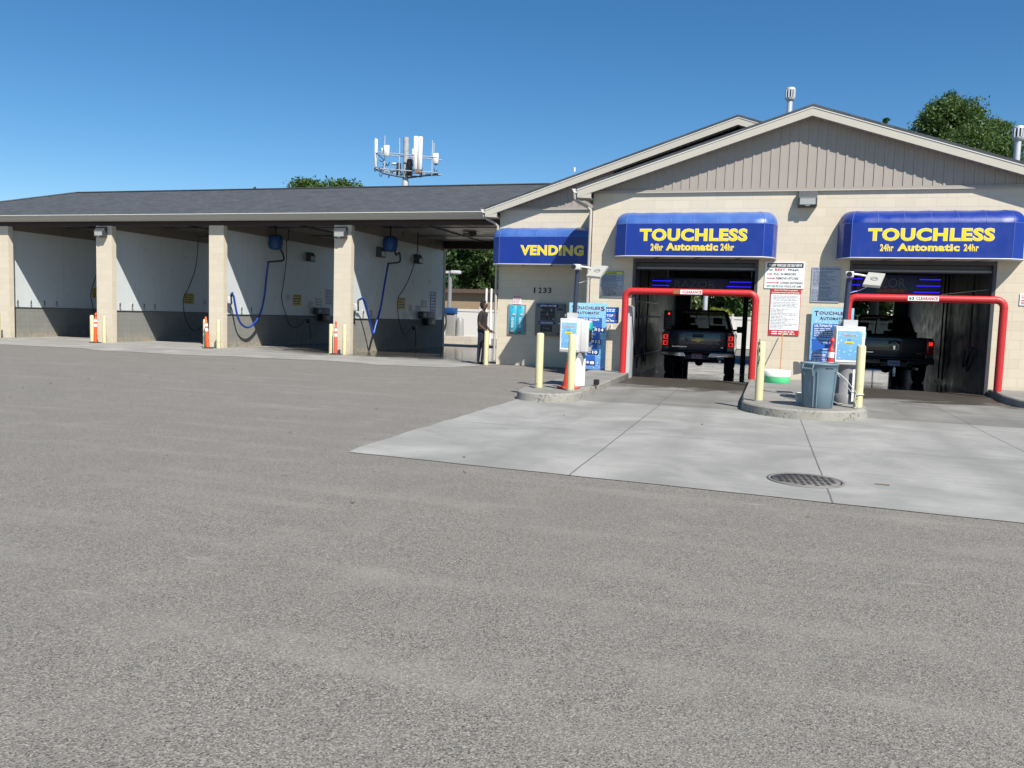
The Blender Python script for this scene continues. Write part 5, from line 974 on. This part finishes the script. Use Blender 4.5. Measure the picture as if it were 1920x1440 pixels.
# ---------------------------------------------------------------- person
def person():
    T = thing('person', 'person in dark T-shirt and navy trousers standing at the vending wall corner', 'person', (-7.70, 22.12, .006), 0)
    V = {'pel': (0, 0, .95, .135, .15), 'bel': (-.01, 0, 1.10, .125, .15), 'che': (-.01, 0, 1.32, .125, .175), 'upc': (.0, 0, 1.45, .09, .14), 'nec': (.02, 0, 1.54, .055, .055), 'hd0': (.045, 0, 1.62, .075, .068), 'hd1': (.05, 0, 1.70, .095, .078), 'hd2': (.03, 0, 1.765, .075, .065)}
    for s, n in ((-1, 'r'), (1, 'l')):
        V.update({n+'hip': (0, s*.10, .88, .10, .095), n+'kne': (.02 if s > 0 else -.04, s*.11, .50, .065, .065), n+'ank': (-.03 if s > 0 else -.07, s*.11, .09, .042, .042), n+'heel': (-.03 if s > 0 else -.07, s*.11, .045, .045, .04), n+'toe': (.15 if s > 0 else .10, s*.13, .03, .03, .042),
                  n+'sho': (0, s*.20, 1.43, .065, .06), n+'elb': (-.02, s*.27, 1.13, .043, .043), n+'wri': (.17, s*.17, .98, .028, .03), n+'pal': (.24, s*.13, .95, .022, .036)})
        for k in range(4): V[n+'f%d' % k] = (.31+.01*(k in (1, 2)), s*.13+(k-1.5)*.018, .925-.004*k, .009, .009); V[n+'g%d' % k] = (.335, s*.13+(k-1.5)*.018, .895, .008, .008)
        V[n+'th'] = (.26, s*.09, .975, .010, .010)
    V['nose'] = (.155, 0, 1.685, .012, .013)
    E_ = [('pel', 'bel'), ('bel', 'che'), ('che', 'upc'), ('upc', 'nec'), ('nec', 'hd0'), ('hd0', 'hd1'), ('hd1', 'hd2'), ('hd1', 'nose')]
    for n in 'rl': E_ += [('pel', n+'hip'), (n+'hip', n+'kne'), (n+'kne', n+'ank'), (n+'ank', n+'heel'), (n+'heel', n+'toe'), ('upc', n+'sho'), (n+'sho', n+'elb'), (n+'elb', n+'wri'), (n+'wri', n+'pal'), (n+'pal', n+'th')]+[(n+'pal', n+'f%d' % k) for k in range(4)]+[(n+'f%d' % k, n+'g%d' % k) for k in range(4)]
    K = list(V); me = bpy.data.meshes.new('body'); me.from_pydata([V[k][:3] for k in K], [(K.index(a), K.index(c)) for a, c in E_], [])
    o = bpy.data.objects.new('body', me); COL.objects.link(o); sk_ = o.modifiers.new('skin', 'SKIN'); sk_.use_smooth_shade = True
    if not me.skin_vertices: raise RuntimeError('no skin layer')
    for i, k in enumerate(K): d = me.skin_vertices[0].data[i]; d.radius = V[k][3:5]; d.use_root = (k == 'pel')
    o.modifiers.new('sub', 'SUBSURF').levels = 2
    dg = bpy.context.evaluated_depsgraph_get(); m2 = bpy.data.meshes.new_from_object(o.evaluated_get(dg)); bpy.data.objects.remove(o)
    m2.materials.clear()
    for m in ('skin', 'shirt', 'trousers', 'black'): m2.materials.append(MT[m])
    for p in m2.polygons:
        c = p.center; p.use_smooth = True
        k = 0
        if c.z < .10: k = 3
        elif c.z < 1.0 and abs(c.x) < .16 and not (c.x > .12): k = 2
        elif c.z < 1.50 and not (abs(c.y) > .165 and c.z < 1.20) and c.x < .13: k = 1
        if c.z > .9 and c.z < 1.20 and abs(c.y) > .205: k = 0
        p.material_index = k
    b = bpy.data.objects.new('body', m2); COL.objects.link(b); b.parent = T
    bm = bmesh.new(); bmesh.ops.create_icosphere(bm, subdivisions=3, radius=1)
    rr = random.Random(1); mb = MB(); vs = []
    for v in bm.verts:
        c = v.co; k = 1+rr.uniform(-.07, .07); vs.append((.012+c.x*.105*k, c.y*.10*k, 1.745+c.z*.10*k-(.04 if c.x < 0 else 0)*(1-c.z)))
    fs = [[v.index for v in f.verts] for f in bm.faces if not (f.calc_center_median().x > .42 and f.calc_center_median().z < .45)]
    mb.add(vs, fs, 'hair', True); bm.free(); mb.build('hair', b)
    mb = MB()
    for s in (-1, 1): mb.lathe([(.0, -.006), (.008, 0), (0, .006)], .128, s*.03, 1.715, 'black', 8); mb.lathe([(0, -.03), (.012, 0), (0, .03)], .04, s*.083, 1.69, 'skin', 8)
    mb.build('eye', b)
person()
# ---------------------------------------------------------------- background
t = thing('vinyl_fence', 'long white vinyl fence behind the car wash', 'fence', (0, 45, 0)); YF = 45.5
b = MB(); b.box(-40, 30, YF, YF+.04, .1, 1.62, 'vinyl_white')
b.box(-40, 30, YF-.03, YF+.07, 1.62, 1.76, 'vinyl_white'); b.box(-40, 30, YF-.03, YF+.07, .04, .16, 'vinyl_white'); P(b, 'panel', t)
for k in range(30): b = MB(); xx = -40+k*2.4; b.box(xx-.065, xx+.065, YF-.06, YF+.1, 0, 1.84, 'vinyl_white'); b.prism([(xx-.08, 1.84), (xx+.08, 1.84), (xx, 1.92)], YF-.08, YF+.12, 'vinyl_white'); P(b, 'post', t)
bt = thing('neighbour_building', 'low tan block building with a brown eave beyond the white fence', 'building', (-25, 56, 0))
b = MB(); b.box(-55, -12, 56, 66, 0, 3.0, 'tan_block'); P(b, 'wall', bt); b = MB(); b.box(-55.3, -11.7, 55.6, 66.3, 3.0, 3.28, 'brown_eave'); P(b, 'roof', bt)
# light pole
p = at(842, 600, 40); t = thing('lamp_post', 'grey area light pole seen through the fourth bay', 'lamp post', (p.x, 40, 0)); zt_ = at(842, 508, 40).z
b = MB(); b.tube([(p.x, 40, 0), (p.x, 40, zt_)], .13, 'mid_grey', 10, r1=.10); P(b, 'pole', t); b = MB(); b.rbox(p.x+.1, p.x+.55, 39.8, 40.2, zt_-.15, zt_+.02, 'light_grey', .03); b.box(p.x-.25, p.x-.05, 39.9, 40.1, zt_-.12, zt_, 'light_grey'); P(b, 'lamp_head', t)
# vacuum station
p = at(854, 600, 37); t = thing('vacuum_station', 'vacuum island with blue cap, grey canister and red hose behind the fourth bay', 'vacuum', (p.x, 37, 0))
b = MB(); b.box(p.x-1.2, p.x+1.0, 36.6, 37.6, 0, .38, 'paver_brick'); P(b, 'base', t); b = MB(); b.rbox(p.x-.55, p.x+.0, 36.9, 37.3, 1.42, 1.74, 'dome_blue', .05); b.rbox(p.x-.5, p.x+.0, 36.95, 37.25, .38, 1.42, 'canister', .04)
P(b, 'vacuum_unit', t); b = MB(); b.lathe([(.2, 0), (.17, .8), (.1, .9)], p.x+.2, 37.1, .38, 'canister', 16); P(b, 'canister', t)
b = MB()
for k, m in enumerate(('rubber', 'sign_red', 'rubber')): xx = p.x-.85+k*.16; b.tube(smooth([(xx, 36.8, 1.45), (xx-.12, 36.7, 1.0), (xx+.0, 36.7, .5), (xx+.16, 36.7, 1.0), (xx+.08, 36.8, 1.42)], 5), .045, m, 8)
P(b, 'hose', t)
p = at(914, 600, 38)
for k, dx in enumerate((-.09, .16)):
    b = MB(); b.tube([(p.x+dx, 38, 0), (p.x+dx, 38, at(914, 541, 38).z)], .055, 'white', 10); tag(b.build('steel_post'), ('left' if k == 0 else 'right')+' one of two slim white posts behind the person', 'post')
b = MB(); b.box(-7.95, -7.5, 25.0, 25.5, 0, .55, 'sign_red'); b.box(-7.93, -7.52, 25.02, 25.48, .55, .6, 'black'); tag(b.build('crate'), 'dark red crate on the bay floor behind the corner bollard', 'crate')
# monopole
c0 = at(760, 352, 72); TX, TY = c0.x, 72; k = 72/ F*1.07
def tz(py): return at(760, py, TY).z
def tx(px): return at(px, 310, TY).x
t = thing('cell_tower', 'grey cell tower monopole with white antenna panels above the roof ridge', 'cell tower', (TX, TY, 0))
b = MB(); b.tube([(TX, TY, 0), (TX, TY, tz(340))], .34, 'galvanised', 14); b.tube([(TX, TY, tz(340)), (TX, TY, tz(258))], .27, 'tower_grey', 14); P(b, 'pole', t)
b = MB()
arms = [((709, 286), (825, 300)), ((709, 317), (825, 328))]
for (xa_, ya_), (xb_, yb_) in arms:
    for dy in (-.7, .5): b.tube([(tx(xa_), TY+dy, tz(ya_)), (tx(xb_), TY+dy, tz(yb_))], .05, 'galvanised', 6)
b.tube([(tx(709), TY-.7, tz(317)), (tx(735), TY-1.8, tz(331)), (TX, TY-.2, tz(334))], .07, 'dark_grey', 6); b.tube([(TX, TY, tz(334)), (tx(825), TY-.4, tz(329))], .08, 'dark_grey', 6); b.tube([(tx(709), TY-.7, tz(286)), (tx(735), TY-1.6, tz(306))], .05, 'dark_grey', 6)
b.tube([(tx(709), TY+.5, tz(317)), (TX, TY+1.6, tz(325)), (tx(825), TY+.5, tz(328))], .06, 'galvanised', 6)
P(b, 'mounting_frame', t)
for x0_, x1_, y0_, y1_, dy in ((709, 713, 262, 315, -.7), (796, 800, 0, 0, 0), (784, 790.5, 261, 322, -1.), (792, 799, 262, 323, -1.), (727, 736, 275, 295, -.8), (717, 725, 277, 286, -.2), (768, 774, 277, 300, .6), (776, 782, 277, 318, .6), (817, 826, 292, 311, -.6), (735, 745, 305, 309, 0.)):
    if y0_ == 0: continue
    b = MB(); b.rbox(tx(x0_), tx(x1_), TY+dy-.12, TY+dy+.12, tz(y1_), tz(y0_), 'white', .03, 1); P(b, 'antenna_panel', t)
b = MB()
for px, y0_, y1_ in ((726.5, 256, 325), (815, 268, 332), (818, 273, 300), (709.5, 259, 318), (754, 262, 330)): b.tube([(tx(px), TY-.65, tz(y1_)), (tx(px), TY-.65, tz(y0_))], .045, 'galvanised', 6)
P(b, 'whip_mast', t)
b = MB(); rr = random.Random(12)
for kx in range(44):
    px = rr.choice([712, 716, 722, 735, 748, 752, 770, 772, 775, 790, 796, 818]); yy = rr.uniform(300, 328); e = rr.uniform(3, 9); q = rr.uniform(-4, 4)
    b.tube(smooth([(tx(px), TY-.5, tz(yy)), (tx(px+q), TY-.5, tz(yy+e)), (tx(px+q*2), TY-.4, tz(yy+e*.3))], 4), .04, 'black', 5)
b.rbox(tx(749), tx(754), TY-.6, TY-.2, tz(325), tz(307), 'dark_grey', .03); b.rbox(tx(767), tx(775), TY-.5, TY-.1, tz(330), tz(300), 'black', .05); b.rbox(tx(788), tx(798), TY-1.1, TY-.7, tz(329), tz(325), 'rust', .03); P(b, 'cable_run', t)
# trees
def tree(name, label, px, ptop, Y, wpx, mat, n, zlow=1.5, size=.22, seed=0, lobes=None, group='trees behind the car wash', mix=None, pbase=None, extra=()):
    rr = np.random.RandomState(seed); top = at(px, ptop, Y); cx = top.x; H = top.z; hw = wpx/2*Y*1.06/F
    t = thing(name, label, 'tree', (cx, Y, 0), 0, group); nl = lobes or 26; C_ = []
    for k in range(nl):
        u = rr.rand(); z = zlow+(H-zlow)*u**.8; prof = math.sin(math.pi*min(1, max(.04, (z-zlow)/(H-zlow)*.80+.16)))**.75
        a = rr.rand()*6.283; r_ = prof*hw*math.sqrt(rr.rand())*.9; lr = hw*rr.uniform(.26, .46)*(.55+.6*prof); z = min(z, H-lr*.75)
        C_.append((cx+r_*math.cos(a), Y+r_*math.sin(a)*.8, z, lr))
    C_.append((cx, Y, H-hw*.2, hw*.2))
    for (ex, ey, er) in extra: q = at(ex, ey, Y); C_.append((q.x, Y, q.z, er))
    C_ = np.array(C_); w = C_[:, 3]**2; w /= w.sum(); idx = rr.choice(len(C_), n, p=w)
    d = rr.normal(size=(n, 3)); d /= np.linalg.norm(d, axis=1)[:, None]; rad = rr.rand(n)**.33*(.72+.42*rr.rand(n)); spr = rr.rand(n) < .08; rad[spr] *= 1.22
    c = C_[idx, :3]+d*(C_[idx, 3]*rad)[:, None]*np.array([1, 1, .8])
    a = rr.normal(size=(n, 3)); a /= np.linalg.norm(a, axis=1)[:, None]; e = np.cross(a, rr.normal(size=(n, 3))); e /= np.linalg.norm(e, axis=1)[:, None]
    s1 = (size*rr.uniform(.6, 1.15, n))[:, None]; s2 = s1*.55
    v = np.stack([c-a*s1, c+e*s2*.9-a*s1*.1, c+a*s1, c-e*s2*.9+a*s1*.1], 1).reshape(-1, 3)
    me = bpy.data.meshes.new('crown'); me.vertices.add(4*n); me.vertices.foreach_set('co', v.ravel()); me.loops.add(4*n); me.loops.foreach_set('vertex_index', np.arange(4*n)); me.polygons.add(n)
    me.polygons.foreach_set('loop_start', np.arange(n)*4); me.polygons.foreach_set('loop_total', np.full(n, 4)); me.materials.append(MT[mat]); me.update(); me.validate()
    o = bpy.data.objects.new('crown', me); COL.objects.link(o); o.parent = t; o.location = (-cx, -Y, 0)
    b = MB(); tr = max(.12, H*.02); b.tube([(0, 0, 0), (.1, 0, H*.3), (.0, .1, H*.6), (.1, 0, H*.85)], tr, 'bark', 8, r1=tr*.25)
    for q in C_[:9]: z0 = max(.8, q[2]*.55); b.tube([(.05, 0, z0), ((q[0]-cx)*.5, (q[1]-Y)*.5, (z0+q[2])/2+.2), (q[0]-cx, q[1]-Y, q[2])], tr*.4, 'bark', 6, r1=tr*.08)
    b.build('trunk', t); return t
TL = ['large leafy tree', 'tall dark tree', 'dense green tree', 'broad shady tree']
tree('broadleaf_tree', 'tall pointed green tree above the right end of the gable roof', 1790, 186, 52, 180, 'leaf_green', 70000, 2, .10, 1, 70, extra=((1786, 178, .35), (1782, 190, .6), (1777, 205, .9), (1748, 216, .5), (1742, 228, .8), (1724, 238, .6), (1818, 206, .45), (1822, 218, .8), (1836, 214, .4)))
tree('broadleaf_tree', 'rounded green tree right of the tall pointed one above the roof', 1868, 224, 54, 150, 'leaf_green', 50000, 2, .10, 2, 60, extra=((1862, 232, .4), (1858, 243, .7), (1888, 238, .4), (1890, 250, .8)))
tree('broadleaf_tree', 'small treetop just showing over the right roof slope left of the tall tree', 1662, 220, 60, 50, 'leaf_dark', 4000, 3, .16, 3, 16)
tree('broadleaf_tree', 'green treetop just above the long roof left of the cell tower', 585, 333, 95, 190, 'leaf_green', 22000, 3, .24, 4, 30)
tree('broadleaf_tree', 'second treetop just above the long roof, nearest the cell tower', 640, 336, 96, 170, 'leaf_green', 20000, 3, .24, 5, 26)
tree('broadleaf_tree', 'low bit of treetop far left of the treetops above the long roof', 478, 351, 95, 24, 'leaf_green', 1500, 3, .22, 6, 8)
tree('broadleaf_tree', 'dark tree seen through the fourth bay, behind the lamp post', 848, 400, 60, 110, 'leaf_dark', 16000, 2.2, .19, 7, 40)
tree('broadleaf_tree', 'green tree seen through the fourth bay, above the white posts', 905, 395, 62, 110, 'leaf_green', 16000, 2.5, .19, 8, 40)
tree('broadleaf_tree', 'shady tree farther behind the two seen through the fourth bay', 880, 380, 72, 200, 'leaf_dark', 14000, 2, .26, 9, 40)
tree('leafy_shrub', 'yellow-green shrub showing above the fence through the left tunnel', 1345, 578, 50, 60, 'leaf_yellow', 3500, .5, .13, 10, 16)
tree('broadleaf_tree', 'grey-green tree seen through the left tunnel, left of the pole', 1300, 470, 58, 90, 'leaf_olive', 12000, 1.5, .17, 11, 36)
tree('broadleaf_tree', 'dark tree seen through the left tunnel, right of the pole', 1385, 470, 58, 90, 'leaf_dark', 12000, 1.5, .17, 12, 36)
tree('broadleaf_tree', 'sunlit tree seen over the black pickup in the right tunnel', 1530, 470, 56, 110, 'leaf_green', 10000, 1.5, .17, 13, 36)
tree('broadleaf_tree', 'dim tree beyond the right tunnel, right of the sunlit one', 1640, 480, 62, 120, 'leaf_green', 8000, 1.5, .2, 14, 30)
p = at(1321, 600, 52); b = MB(); b.tube([(p.x, 52, 0), (p.x, 52, 9)], .14, 'galvanised', 10); tag(b.build('utility_pole'), 'pale pole among the trees seen through the left tunnel', 'pole')
